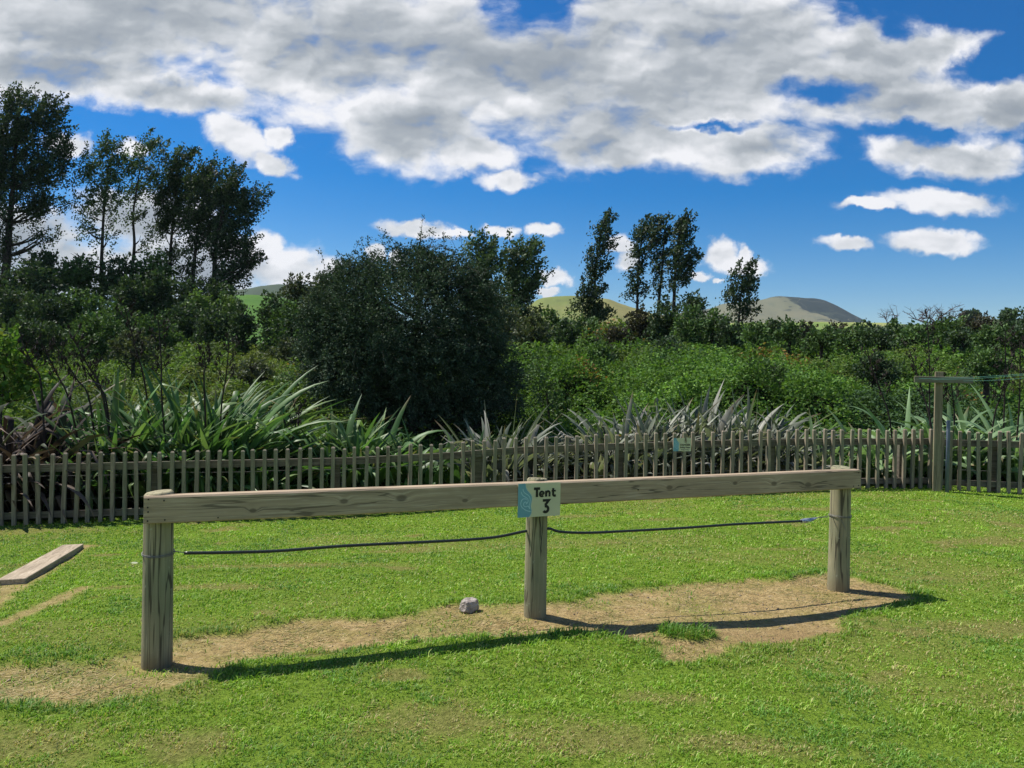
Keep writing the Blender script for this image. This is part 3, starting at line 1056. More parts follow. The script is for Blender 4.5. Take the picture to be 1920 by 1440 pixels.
# ---------------------------------------------------------------- stone and plank, fallen leaf
sp0 = ground_at(880, 1146)
mb = MB()
import bmesh
bm = bmesh.new()
bmesh.ops.create_icosphere(bm, subdivisions=4, radius=1.0)
for v in bm.verts:
    c = v.co.copy()
    cut = 1.0
    for nv, dd in ((Vector((0.1, -0.2, 1)), 0.78), (Vector((-1, -0.4, 0.3)), 0.80), (Vector((1, -0.5, 0.1)), 0.78), (Vector((0.2, -1, 0.35)), 0.72), (Vector((0.3, 1, 0.2)), 0.8), (Vector((0.6, -0.5, -0.8)), 0.80), (Vector((-0.6, -0.5, -0.9)), 0.82)):
        nv = nv.normalized()
        k = c.dot(nv)
        if k > dd:
            cut = min(cut, dd / k)
    c *= cut
    nn = float(fbm(np.array([c.x * 3 + c.z * 2.1 + 5]), np.array([c.y * 3 + c.z * 4 + 3]), 4, 7)[0]) - 0.5
    c *= 1 + 0.18 * nn
    v.co = Vector((c.x * 0.070, c.y * 0.06, c.z * 0.060))
me = bpy.data.meshes.new('rock')
bm.to_mesh(me)
bm.free()
m_rock, q = new_mat('stone')
tcn = q.node('ShaderNodeTexCoord')
a1 = q.noise(tcn.outputs['Object'], 28, 6, 0.7)
a2 = q.noise(q.vmath('MULTIPLY', tcn.outputs['Object'], (1, 1, 3.0)), 22, 4, 0.6)
c = q.ramp(a1, [(0.3, (0.16, 0.13, 0.115)), (0.5, (0.38, 0.33, 0.29)), (0.72, (0.56, 0.51, 0.46))])
c = q.mix(q.step(a2, 0.55, 0.64, 0, 0.5), c, (0.13, 0.12, 0.12))
finish(q, c, 0.9, 0.2, q.math('ADD', a1, a2), 1.0, 0.012)
rock = link('rock', me, m_rock)
rock.location = (sp0.x, sp0.y + 0.03, float(gzfn(np.array([sp0.x]), np.array([sp0.y]))[0]) + 0.038)
rock.rotation_euler = (0.1, -0.08, 0.3)
tag(rock, 'fist sized grey stone lying on the bare earth beside the middle post', 'stone')

pdir = Vector((PL_B.x - PL_A.x, PL_B.y - PL_A.y, 0)).normalized()
plank = MB()
plank.box((-0.10, 0.0, -0.03), (0.10, 2.4, 0.035), ch=0.004)
po = plank.build('wooden_plank', M_PLANK)
e_ = Vector((PL_A.x, PL_A.y, 0)) + pdir * 2.4
za = PL_A.z - 0.045
zb_ = za + (PL_B.z - PL_A.z) * 2.4 / math.hypot(PL_B.x - PL_A.x, PL_B.y - PL_A.y)
ydir = Vector((pdir.x * 2.4, pdir.y * 2.4, zb_ - za)).normalized()
xdir = Vector((ydir.y, -ydir.x, 0)).normalized()
zdir = xdir.cross(ydir).normalized()
if zdir.z < 0:
    xdir, zdir = -xdir, -zdir
po.matrix_world = face_matrix(Vector((PL_A.x, PL_A.y, za + 0.012)), xdir, ydir, zdir)
tag(po, 'pale weathered wooden plank set in the lawn at the left edge', 'plank')

lf = ground_at(252, 1062)
mb = MB()
vs = [(-0.05, 0, 0), (-0.025, -0.02, 0.006), (0.02, -0.022, 0.009), (0.05, 0, 0.004), (0.02, 0.02, 0.008), (-0.025, 0.018, 0.007), (0, 0, 0.002)]
mb.add(vs, [(6, 0, 1), (6, 1, 2), (6, 2, 3), (6, 3, 4), (6, 4, 5), (6, 5, 0)])
lo = mb.build('fallen_leaf', plain_mat('pale_leaf', (0.42, 0.44, 0.28), 0.6))
lo.location = (lf.x, lf.y, lf.z + 0.03)
lo.rotation_euler = (0.3, 0.1, 0.2)
lo.scale = (0.65, 0.65, 0.65)
tag(lo, 'single pale curled leaf lying on the grass left of the rail', 'leaf')


# ---------------------------------------------------------------- picket fence
def picket_mesh(h, seed):
    rr = random.Random(seed)
    w, d = 0.048 + rr.uniform(-0.002, 0.002), 0.036
    tp = h + rr.uniform(-0.006, 0.006)
    c = 0.016
    xs = w / 2
    mb_ = MB()
    lx = rr.uniform(-0.006, 0.006)
    vs = [(-xs, -d, -0.04), (xs, -d, -0.04), (xs, 0, -0.04), (-xs, 0, -0.04),
          (-xs + lx, -d, tp - c), (xs + lx, -d, tp - c * 1.1), (xs + lx, 0, tp - c * 0.7), (-xs + lx, 0, tp - c * 0.6),
          (-xs + c * .6 + lx, -d + c * .8, tp), (xs - c * .7 + lx, -d + c * .8, tp - .002), (xs - c * .6 + lx, -c * .4, tp), (-xs + c * .6 + lx, -c * .4, tp)]
    fs = [(0, 1, 5, 4), (1, 2, 6, 5), (2, 3, 7, 6), (3, 0, 4, 7), (4, 5, 9, 8), (5, 6, 10, 9), (6, 7, 11, 10), (7, 4, 8, 11), (8, 9, 10, 11), (3, 2, 1, 0)]
    me_ = bpy.data.meshes.new('picket')
    me_.from_pydata(vs, [], fs)
    me_.materials.append(M_FENCE)
    return me_


PM = [picket_mesh(0.90, s) for s in range(14)]


def fence(A, B, spacing, label, zfun, posts, h=0.90, nmax=100, wires=(0.60, 0.30), extra_left=0):
    """A, B plan points; returns the fence's Empty"""
    A, B = Vector((A[0], A[1], 0)), Vector((B[0], B[1], 0))
    dv = (B - A)
    L = dv.length
    dv.normalize()
    ang = math.atan2(dv.y, dv.x)
    z0 = zfun(0.0)
    root = empty('picket_fence', (A.x, A.y, z0), ang)
    tag(root, label, 'fence')
    nP = int(L / spacing) + 1
    for i in range(nP):
        s_ = i * spacing + random.uniform(-0.005, 0.005)
        o = bpy.data.objects.new('picket', PM[random.randrange(len(PM))])
        COL.objects.link(o)
        o.parent = root
        o.location = (s_, random.uniform(-0.003, 0.003), zfun(s_) - z0 + random.uniform(-0.010, 0.010))
        o.rotation_euler = (random.gauss(0, 0.01), random.gauss(0, 0.012), random.gauss(0, 0.08))
    K = max(2, int(L / 0.4))
    ss = [L * i / K for i in range(K + 1)]
    for (zz, hh) in ((h - 0.235, 0.095), (0.07, 0.085)):
        vs, fs = [], []
        for s_ in ss:
            z = zfun(s_) - z0 + zz
            vs += [(s_, 0.004, z), (s_, 0.050, z), (s_, 0.050, z + hh), (s_, 0.004, z + hh)]
        for i in range(K):
            for k in range(4):
                k2 = (k + 1) % 4
                fs.append((i * 4 + k, i * 4 + k2, i * 4 + 4 + k2, i * 4 + 4 + k))
        fs += [(3, 2, 1, 0), tuple(K * 4 + k for k in range(4))]
        mb_ = MB()
        mb_.add(vs, fs)
        mb_.build('rail', M_FENCE_RAIL, root)
    for wz in wires:
        mb_ = MB()
        mb_.tube([(s_, 0.058, zfun(s_) - z0 + wz + 0.006 * math.sin(s_ * 4)) for s_ in ss], 0.0022, 5)
        mb_.build('wire', M_WIRE, root)
    for s_ in posts:
        mb_ = MB()
        z = zfun(s_) - z0
        mb_.box((s_ - 0.055, 0.053, z - 0.2), (s_ + 0.055, 0.155, z + h - 0.15), ch=0.006)
        mb_.build('fence_post', M_FENCE_RAIL, root)
    return root


FA = Vector((-7.9, yf(-7.9), 0))
FBx = 6.47
FB = Vector((FBx, yf(FBx), 0))
FLen = (FB - FA).length
fd = (FB - FA).normalized()


def fz_main(s_):
    x = FA.x + fd.x * s_
    return float(fence_z(x)) + 0.003


SPC = FLen / 99.3
fence(FA, FB, SPC, 'long weathered picket fence sloping along the far side of the lawn', fz_main, [3.25, 5.6, 7.55, 9.6, 11.95, 14.1])
# the shorter run right of the crossarm post, nearer to the camera as it goes right
GA = (6.53, 11.50)
GB = (8.9, 10.6)
fence(GA, GB, 0.128, 'short picket fence run turning away right of the crossarm post', lambda s_: float(np.interp(s_, [0, 2.6], [0.0, 0.045])), [0.72, 2.3])

# notice on the fence
fo = Vector((fd.y, -fd.x, 0))
Mf = Matrix.Identity(4)


def fence_pt(px, py, off=0.0):
    d = ray(px, py)
    nrm = Vector((-fd.y, fd.x, 0))
    t = (nrm.dot(FA) + off - 0) / nrm.dot(d)
    return Vector((0, 0, CAM_Z)) + d * t


pa, pb = fence_pt(1262, 846, -0.04), fence_pt(1296, 822, -0.04)
NW = (Vector((pb.x, pb.y, 0)) - Vector((pa.x, pa.y, 0))).length
NH = pb.z - pa.z + 0.004
notice = empty('warning_sign')
notice.matrix_world = face_matrix(Vector((pa.x, pa.y, pa.z)) + fo * 0.004, fd, Vector((0, 0, 1)), fo)
tag(notice, 'small cream and blue warning notice fixed to the long picket fence', 'sign')
sign_face(notice, NW, NH)
text_mesh('lettering', 'DANGER', NH * 0.20, M_SBLACK, notice, (NW * 0.66, NH * 0.42, 0.0016), 0.0012)
text_mesh('lettering', 'Boiling Water', NH * 0.155, M_SBLACK, notice, (NW * 0.66, NH * 0.245, 0.0016), 0.0009, sx=0.92)
text_mesh('lettering', 'Keep Away', NH * 0.135, plain_mat('sign_grey', (0.12, 0.12, 0.09), 0.5), notice, (NW * 0.66, NH * 0.08, 0.0016), 0.0004)
mb = MB()
v_, f_ = stroke(arc(NW * 0.68, NH * 0.78, NH * 0.115, NH * 0.115, 0, 359, 24), NH * 0.022, 0.0016)
mb.add(v_, f_)
v_, f_ = stroke(arc(NW * 0.675, NH * 0.80, NH * 0.022, NH * 0.022, 0, 359, 12), NH * 0.05, 0.00165)
mb.add(v_, f_)
v_, f_ = stroke([(NW * 0.675, NH * 0.79), (NW * 0.70, NH * 0.72)], NH * 0.04, 0.0017)
mb.add(v_, f_)
mb.build('emblem', plain_mat('sign_brown', (0.14, 0.10, 0.06), 0.5), notice)

# ---------------------------------------------------------------- crossarm post with wires and conduit
pb_ = ground_at(1760, 916)
pY = 11.25
pX = at(1757, 860, pY).x
pz = float(zg(pX, pY))
tp = empty('crossarm_post', (pX, pY, pz), R(-24))
tag(tp, 'tall square timber post with a crossarm standing at the fence corner', 'post')
M_TPOST = wood_mat('pine_post', (0.30, 0.245, 0.16), (0.19, 0.15, 0.095), (0.40, 0.34, 0.24), (26, 26, 1.4), crack=0.3, green=0.3)
M_TARM = wood_mat('pine_arm', (0.22, 0.20, 0.15), (0.14, 0.12, 0.09), (0.30, 0.27, 0.21), (1.5, 26, 26), crack=0.3, green=0.3)
topz = at(1757, 697, pY).z - pz
mb = MB()
mb.box((-0.052, -0.052, -0.2), (0.052, 0.052, topz), ch=0.004)
mb.build('pole', M_TPOST, tp)
mb = MB()
az_ = at(1757, 712, pY).z - pz
mb.box((-0.33, -0.098, az_ - 0.047), (0.43, -0.053, az_ + 0.047), ch=0.004)
mb.build('crossarm', M_TARM, tp)
m_line = plain_mat('clothes_line', (0.07, 0.22, 0.17), 0.4, 0.4)
mb = MB()
Minv = tp.matrix_world.inverted() if False else (Matrix.Translation((pX, pY, pz)) @ Matrix.Rotation(R(-24), 4, 'Z')).inverted()
for k, (sx_, e1_, e2_) in enumerate([(-0.27, (1920, 696.5), 8.6), (-0.10, (1920, 699), 8.9), (0.30, (1920, 704.5), 9.4)]):
    a_ = Vector((sx_, -0.102, az_ + 0.012 - 0.012 * k))
    b_ = Minv @ at(e1_[0], e1_[1], e2_)
    b_ = a_ + (b_ - a_) * 1.6
    pts = [a_ + (b_ - a_) * t - Vector((0, 0, 0.06 * math.sin(math.pi * t) * 0.5)) for t in np.linspace(0, 1, 14)]
    mb.tube(pts, 0.0021, 6)
lines = mb.build('line', m_line, tp)
mb = MB()
cx = at(1768, 860, pY).x - pX
czt = at(1768, 788, pY - 0.08).z - pz
cl = Minv @ Vector((pX + cx + 0.012, pY - 0.10, 0))
mb.tube([(cl.x, cl.y, -0.1), (cl.x, cl.y, czt - 0.01), (cl.x, cl.y, czt)], [0.026, 0.026, 0.023], 16)
mb.build('conduit', plain_mat('grey_conduit', (0.12, 0.145, 0.20), 0.45, 0.3, var=0.1), tp, smooth=True)


# ---------------------------------------------------------------- leaves
def leaf_quads(C, D, L, Wd, Nn=None):
    """diamond leaves: base C, axis D (unit), length L, half width Wd"""
    N = len(C)
    if Nn is None:
        Nn = rng.normal(size=(N, 3)) + np.array([0, 0, 0.9])
    sd_ = np.cross(D, Nn)
    sd_ /= np.linalg.norm(sd_, axis=1, keepdims=True) + 1e-9
    L = np.broadcast_to(L, (N,))[:, None]
    Wd = np.broadcast_to(Wd, (N,))[:, None]
    mid = C + D * L * 0.45
    tip = C + D * L
    V_ = np.stack([C, mid - sd_ * Wd, tip, mid + sd_ * Wd], 1).reshape(-1, 3)
    return V_


def unit(v):
    return v / (np.linalg.norm(v, axis=-1, keepdims=True) + 1e-9)


def palette(N, cols, jitter=0.25):
    cols = np.array(cols)
    k = rng.integers(0, len(cols), N)
    k2 = rng.integers(0, len(cols), N)
    t = rng.uniform(size=(N, 1))
    return (cols[k] * (1 - t) + cols[k2] * t) * rng.uniform(1 - jitter, 1 + jitter, (N, 1))


# ---------------------------------------------------------------- bramble thicket
BUSH_C = at(770, 640, 19.5)


def thicket_h(x, y):
    d = y - yf(x)
    b = 0.55 + 0.7 * sm(1.5, 6, d) + 0.25 * sm(10, 30, d)
    n_a = fbm(x * 0.50, y * 0.42, 2, 201)
    n_b = np.abs(fbm(x * 1.1 + 3, y * 1.0, 2, 205) - 0.5) * 2
    grow = sm(2, 9, d)
    h = b - 0.1 + (n_a - 0.5) * (1.2 + 0.5 * grow) - (0.25 - n_b) * 0.7 + (fbm(x * 2.6, y * 2.6, 3, 211) - 0.5) * 0.7
    return np.maximum(h, 0.12) * sm(0.5, 1.6, d) * (1 - 0.45 * sm(1.8, 0.9, np.hypot((x + 1.6) / 3.4, (y - 14.2) / 2.6)))


def thicket():
    X_, Y_ = np.meshgrid(np.arange(-46, 52, 0.3), np.arange(0, 52, 0.3))
    Yw = Y_ + yf(X_) + 0.55
    Zw = zg(X_, Yw) + thicket_h(X_, Yw) - 0.46
    Zw[0, :] -= 0.6
    nx_, ny_ = X_.shape[1], X_.shape[0]
    ii = np.arange(nx_ * ny_).reshape(ny_, nx_)
    q0 = np.stack([ii[:-1, :-1], ii[:-1, 1:], ii[1:, 1:], ii[1:, :-1]], -1).reshape(-1, 4)
    V0 = np.stack([X_, Yw, Zw], -1).reshape(-1, 3)
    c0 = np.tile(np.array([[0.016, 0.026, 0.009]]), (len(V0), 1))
    Vs, Qs, Cs = [V0], [q0], [c0]
    off = len(V0)
    for (y0, y1, rho, L) in ((11.0, 15.0, 1500, 0.070), (15.0, 20.0, 1050, 0.080), (20, 27, 560, 0.090), (27, 38, 230, 0.135), (38, 60, 75, 0.22)):
        k = int(rho * (y1 - y0) * 2 * (0.78 * (y0 + y1) / 2 + 1.5))
        y = rng.uniform(y0, y1, k)
        x = rng.uniform(-1, 1, k) * (0.78 * y + 1.5)
        ok = (y > yf(x) + 0.5)
        x, y = x[ok], y[ok]
        N = len(x)
        z = zg(x, y) + thicket_h(x, y)
        dep = rng.uniform(0, 1, N) ** 1.2
        z = z - dep * 0.50 + 0.05 + 0.10 * (rng.uniform(size=N) > 0.93)
        # local surface normal
        e = 0.15
        dzx = (zg(x + e, y) + thicket_h(x + e, y) - z) / e
        az = rng.uniform(0, 2 * np.pi, N)
        el = rng.normal(0.0, 0.5, N)
        D = np.stack([np.cos(az) * np.cos(el), np.sin(az) * np.cos(el), np.sin(el)], -1)
        V_ = leaf_quads(np.stack([x, y, z], -1), D, L * rng.uniform(0.6, 1.35, N), L * 0.36 * rng.uniform(0.7, 1.2, N))
        c = palette(N, [(0.080, 0.165, 0.032), (0.105, 0.205, 0.036), (0.060, 0.130, 0.032), (0.14, 0.23, 0.05)])
        pt = fbm(x * 0.7, y * 0.7, 3, 221)[:, None]
        c = c * (0.45 + 1.15 * pt)
        kind_ = fbm(x * 0.35 + 7, y * 0.35, 2, 261)[:, None]
        dk = sm(0.58, 0.66, kind_) * 0.75
        c = c * (1 - dk) + np.array([0.045, 0.085, 0.045]) * dk * rng.uniform(0.6, 1.4, (N, 1))
        ol = sm(0.55, 0.7, fbm(x * 0.22, y * 0.3, 3, 231))[:, None] * 0.6
        left = sm(2, -8, x)[:, None] * 0.35
        c = c * (1 - np.clip(ol + left, 0, 1)) + np.array([0.135, 0.165, 0.050]) * np.clip(ol + left, 0, 1) * rng.uniform(0.6, 1.3, (N, 1))
        rust = (sm(0.76, 0.84, fbm(x * 0.5, y * 0.6, 2, 241)) * (rng.uniform(size=N) < 0.30))[:, None]
        c = c * (1 - rust) + np.array([0.26, 0.15, 0.05]) * rust
        Vs.append(V_)
        Qs.append(np.arange(N * 4).reshape(-1, 4) + off)
        Cs.append(np.repeat(c, 4, 0))
        off += len(V_)
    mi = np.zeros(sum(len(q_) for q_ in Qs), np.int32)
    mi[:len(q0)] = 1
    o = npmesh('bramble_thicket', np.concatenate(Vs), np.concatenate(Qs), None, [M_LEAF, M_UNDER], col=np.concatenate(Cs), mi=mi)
    tag(o, 'dense green bramble thicket rising behind the fence', 'brambles', kind='stuff')


thicket()


# ---------------------------------------------------------------- trees and shrubs
def tree(name, label, cat, Y, trunk, blobs, pal, n_spray=9.0, spray=(0.9, 22, 0.16), leaf=(0.17, 0.055), wind=(0.55, 0.0, 0.75), outw_=0.5,
         tr=0.16, shell=0.35, mat=None, group=None, shoots=0.0, lumpy=0.75, depth_k=1.0, branches=5, fill=0.5, drop_to=None, twig=0.012, sparse=1.0):
    """trunk: photograph pixels base to top; blobs: (px, py, rx, ry[, density]) in pixels; all placed at distance Y with real depth"""
    T = [at(px, py, Y) for px, py in trunk]
    base = T[0].copy()
    gz = float(zg(base.x, base.y))
    if base.z > gz:
        T = [Vector((base.x, base.y, gz - 0.1))] + T
    root = empty(name, (T[0].x, T[0].y, T[0].z))
    tag(root, label, cat, group)
    org = np.array(root.location if False else (T[0].x, T[0].y, T[0].z))
    mb = MB()
    Tc = smooth_curve(T, 4)
    rad = [tr * (1 - 0.82 * i / (len(Tc) - 1)) for i in range(len(Tc))]
    mb.tube(Tc, rad, 8)
    k_px = Y / FPX
    LV, LC = [], []
    for b in blobs:
        dn = b[4] if len(b) > 4 else 1.0
        c = np.array(at(b[0], b[1], Y))
        rx, rz = b[2] * k_px, b[3] * k_px
        ry = rx * depth_k
        c[1] += rng.uniform(-0.3, 0.3) * ry
        # limbs into this blob
        for j in range(branches):
            dv = unit(rng.normal(size=3)) * rng.uniform(0.3, 0.85)
            tgt = Vector(c + dv * np.array([rx, ry, rz]))
            cand = [(i, p) for i, p in enumerate(Tc) if p.z < tgt.z - 0.15 * (rz + rx) and i > 1]
            if not cand:
                cand = [(1, Tc[1])]
            wgt = min(cand, key=lambda ip: (ip[1] - tgt).length + 0.5 * abs((tgt.z - ip[1].z) - 1.0 * math.hypot(tgt.x - ip[1].x, tgt.y - ip[1].y)))
            s0 = wgt[1]
            r0_ = rad[wgt[0]] * 0.45
            midp = s0.lerp(tgt, 0.5) + Vector((random.uniform(-.1, .1), random.uniform(-.1, .1), -0.08)) * (tgt - s0).length
            mb.tube(smooth_curve([s0, midp, tgt], 3), [max(twig, r0_ * (1 - 0.14 * i)) for i in range(7)], 5, cap=False)
        area = (b[2] * b[3]) / 1000.0
        ns = max(3, int(n_spray * area * dn * sparse))
        u = unit(rng.normal(size=(ns, 3)))
        rr = rng.uniform(0, 1, (ns, 1)) ** shell
        rr = rr * (1 + 0.18 * rng.normal(size=(ns, 1)) * (rng.uniform(size=(ns, 1)) < 0.25))
        P0 = c + u * rr * np.array([rx, ry, rz]) * 0.95
        D = unit(np.array(wind) + u * outw_ + rng.normal(size=(ns, 3)) * 0.28)
        SL, NL, SR = spray
        sl = SL * rng.uniform(0.6, 1.3, ns)
        lump = vnoise(u[:, 0] * 2.6 + b[0], u[:, 2] * 2.6 + u[:, 1] * 1.7 + b[1], 77)[:, None] - 0.5
        P0 = c + (P0 - c) * (1 + lumpy * lump)
        P0 = P0 - D * sl[:, None] * 0.5
        for i in range(ns):
            if rng.uniform() < 0.35:
                mb.tube([Vector(P0[i]), Vector(P0[i] + D[i] * sl[i])], [twig, twig * 0.4], 3, cap=False)
        t = rng.uniform(0, 1, (ns, NL))
        rad_ = SR * (1 - 0.75 * t)
        if shoots:
            n2_ = int(shoots * area) + 2
            u2 = unit(rng.normal(size=(n2_, 3)) + np.array([0, -0.2, 0.5]))
            s0_ = c + u2 * np.array([rx, ry, rz]) * rng.uniform(0.85, 1.02, (n2_, 1))
            d2 = unit(u2 + rng.normal(size=(n2_, 3)) * 0.45 + np.array([0.25, 0, 0.1]))
            for i in range(n2_):
                L2 = SL * rng.uniform(0.8, 2.4)
                e2 = s0_[i] + d2[i] * L2 - np.array([0, 0, 0.22 * L2])
                m2 = s0_[i] + d2[i] * L2 * 0.55
                mb.tube([Vector(s0_[i]), Vector(m2), Vector(e2)], [twig, twig * .8, twig * .4], 3, cap=False)
                kk = int(14 * L2 / SL)
                tt = rng.uniform(0, 1, (kk, 1))
                cc2 = np.where(tt < .5, s0_[i] * (1 - 2 * tt) + m2 * 2 * tt, m2 * (2 - 2 * tt) + e2 * (2 * tt - 1)) + rng.normal(size=(kk, 3)) * SR * 0.3
                LV.append(leaf_quads(cc2, unit(d2[i] + rng.normal(size=(kk, 3)) * 0.7), leaf[0] * rng.uniform(.6, 1.1, kk), leaf[1] * rng.uniform(.7, 1.1, kk), rng.normal(size=(kk, 3))))
                LC.append(np.repeat(palette(kk, pal), 4, 0))
        jit = rng.normal(size=(ns, NL, 3)) * rad_[..., None]
        Cc = (P0[:, None, :] + D[:, None, :] * (t * sl[:, None])[..., None] + jit).reshape(-1, 3)
        Dl = unit(np.repeat(D, NL, 0) + rng.normal(size=(ns * NL, 3)) * 0.55)
        LL = leaf[0] * rng.uniform(0.6, 1.3, ns * NL)
        LV.append(leaf_quads(Cc, Dl, LL, leaf[1] * rng.uniform(0.7, 1.25, ns * NL), rng.normal(size=(ns * NL, 3))))
        cc_ = palette(ns * NL, pal) * np.repeat(rng.uniform(0.75, 1.25, (ns, 1)), NL, 0)
        LC.append(np.repeat(cc_, 4, 0))
    mb.build('trunk', M_BARK, root, org=org)
    LV, LC = np.concatenate(LV), np.concatenate(LC)
    npmesh('crown', LV, np.arange(len(LV)).reshape(-1, 4), None, mat or M_FARLEAF, root, col=LC, org=org)
    return root


POP = [(0.035, 0.060, 0.030), (0.050, 0.085, 0.036), (0.028, 0.048, 0.026), (0.065, 0.095, 0.05)]
POPL = [(0.070, 0.115, 0.050), (0.090, 0.14, 0.058), (0.055, 0.09, 0.040)]
kw = dict(spray=(1.7, 85, 0.25), leaf=(0.165, 0.058), n_spray=28, outw_=0.28, shell=0.45, group='tall windblown poplars on the left')
YL = 52
tree('poplar_tree', 'tall dark windblown poplar cut off by the left edge of the photo', 'tree', YL, [(5, 560), (12, 500), (18, 420), (26, 330), (34, 210)],
     [(30, 190, 34, 30), (82, 212, 34, 28), (30, 250, 55, 42), (92, 255, 26, 34), (20, 320, 55, 45), (90, 320, 42, 36), (25, 385, 55, 30, .7), (90, 385, 42, 26, .7), (-40, 280, 50, 90), (70, 440, 35, 22, .35), (8, 460, 16, 50, .9), (110, 300, 20, 60, .5)], POP, tr=0.38, **kw)
tree('poplar_tree', 'slim thin crowned poplar second from the left, sky showing through', 'tree', YL, [(192, 590), (190, 520), (192, 450), (196, 380), (205, 300)],
     [(198, 282, 26, 26), (165, 320, 30, 30, .8), (215, 318, 30, 30), (160, 372, 26, 30, .6), (205, 372, 34, 36, .8), (150, 415, 20, 24, .5), (190, 440, 36, 30, .35), (215, 500, 28, 30, .25), (150, 480, 28, 30, .3)], POPL, tr=0.2, sparse=0.6, **kw)
tree('poplar_tree', 'thin leaning poplar third from the left with bare lower trunk', 'tree', YL + 1, [(240, 600), (246, 520), (252, 460), (250, 400), (262, 320)],
     [(278, 272, 24, 20), (310, 290, 16, 22), (260, 310, 32, 28), (290, 330, 26, 24, .8), (250, 360, 26, 28, .8), (250, 400, 26, 24, .5), (270, 450, 30, 26, .3), (280, 510, 26, 24, .3)], POPL, tr=0.2, sparse=0.6, **kw)
tree('poplar_tree', 'dense dark poplar in the middle of the left clump', 'tree', YL + 2, [(316, 600), (318, 520), (322, 440), (335, 320)],
     [(352, 302, 24, 18), (326, 322, 26, 24), (345, 350, 34, 36), (310, 375, 26, 34), (335, 410, 32, 32), (305, 430, 24, 24, .8), (320, 480, 26, 26, .5), (310, 530, 26, 24, .5)], POP, tr=0.24, **kw)
tree('poplar_tree', 'dense dark poplar just left of the last tree in the left clump', 'tree', YL, [(358, 600), (362, 520), (370, 440), (388, 330)],
     [(398, 316, 24, 18), (378, 345, 28, 30), (402, 370, 30, 34), (375, 400, 30, 34), (395, 430, 26, 30), (365, 450, 22, 26, .8), (360, 500, 26, 30, .45), (355, 545, 24, 20, .5)], POP, tr=0.24, **kw)
tree('poplar_tree', 'dark spreading poplar at the right end of the left clump', 'tree', YL - 1, [(402, 600), (402, 520), (406, 450), (425, 370)],
     [(440, 336, 22, 18), (422, 365, 28, 28), (455, 375, 24, 26), (484, 368, 14, 22), (470, 405, 24, 20), (425, 420, 32, 32), (450, 450, 28, 26), (410, 475, 26, 30, .8), (455, 490, 34, 22, .8), (430, 520, 40, 24, .8), (395, 545, 28, 24, .8), (480, 480, 14, 14, .5)], POP, tr=0.3, **kw)
kw['group'] = 'poplars right of the big bush'
tree('poplar_tree', 'bushy green poplar directly behind the right shoulder of the big bush', 'tree', 40, [(905, 640), (904, 560), (900, 480)],
     [(885, 465, 12, 16), (905, 472, 14, 20), (930, 480, 12, 16), (900, 505, 26, 24), (905, 545, 32, 34), (925, 590, 26, 30)], POPL, tr=0.14, **kw)
tree('poplar_tree', 'bushy green poplar with bare right side next to the pale green hill', 'tree', 42, [(978, 640), (976, 580), (972, 490)],
     [(955, 472, 14, 16), (985, 468, 14, 14), (960, 505, 24, 26), (995, 495, 18, 22), (965, 550, 30, 34), (1000, 545, 16, 28, .6), (985, 590, 30, 20, .7), (1010, 520, 10, 16, .7)], POPL, tr=0.14, **kw)
kw['group'] = 'slim windblown poplars on the skyline'
kw.update(leaf=(0.155, 0.055), spray=(1.15, 60, 0.18), n_spray=42)
tree('poplar_tree', 'slim lone poplar leftmost on the skyline, bushy at its foot', 'tree', 46, [(1113, 625), (1115, 560), (1118, 490), (1132, 415)],
     [(1140, 412, 10, 16), (1128, 435, 16, 16), (1133, 462, 17, 16), (1108, 480, 14, 10, .7), (1125, 492, 20, 14), (1118, 515, 18, 14, .8), (1110, 545, 24, 14), (1105, 570, 30, 22), (1118, 592, 30, 16, .8)], POP, tr=0.13, **kw)
tree('poplar_tree', 'slim poplar with clear gap to its right, left of the skyline cluster', 'tree', 47, [(1194, 640), (1195, 570), (1197, 500), (1206, 430)],
     [(1212, 425, 16, 13), (1200, 445, 18, 14), (1196, 470, 15, 16), (1196, 500, 14, 14), (1190, 530, 18, 12, .8), (1178, 548, 14, 10, .6), (1205, 550, 14, 10, .6)], POP, tr=0.14, **kw)
tree('poplar_tree', 'forked middle poplar of the skyline cluster with visible trunk', 'tree', 46, [(1232, 620), (1236, 560), (1242, 500), (1246, 430)],
     [(1236, 420, 16, 13), (1226, 440, 13, 16), (1250, 445, 10, 18, .8), (1230, 470, 15, 18), (1232, 505, 14, 16, .8), (1232, 535, 12, 14, .6), (1248, 480, 8, 20, .6)], POP, tr=0.15, **kw)
tree('poplar_tree', 'tallest dark poplar at the right of the skyline cluster', 'tree', 45, [(1262, 620), (1264, 560), (1268, 490), (1278, 420)],
     [(1282, 412, 10, 12), (1272, 430, 16, 16), (1288, 440, 10, 16), (1275, 462, 22, 18), (1295, 480, 14, 12, .8), (1272, 495, 22, 18), (1285, 515, 20, 12), (1262, 530, 14, 14, .8), (1300, 490, 8, 7)], POP, tr=0.17, **kw)
tree('poplar_tree', 'small open leaning tree standing alone in front of the far mountain', 'tree', 42, [(1383, 640), (1386, 590), (1390, 545), (1396, 505)],
     [(1400, 500, 12, 10, .8), (1380, 512, 12, 10, .8), (1412, 520, 12, 12, .7), (1388, 530, 16, 12, .8), (1408, 548, 14, 10, .6), (1375, 552, 20, 12, .9), (1395, 575, 26, 12, .8), (1402, 592, 14, 8, .6)], POP, tr=0.09, **kw)

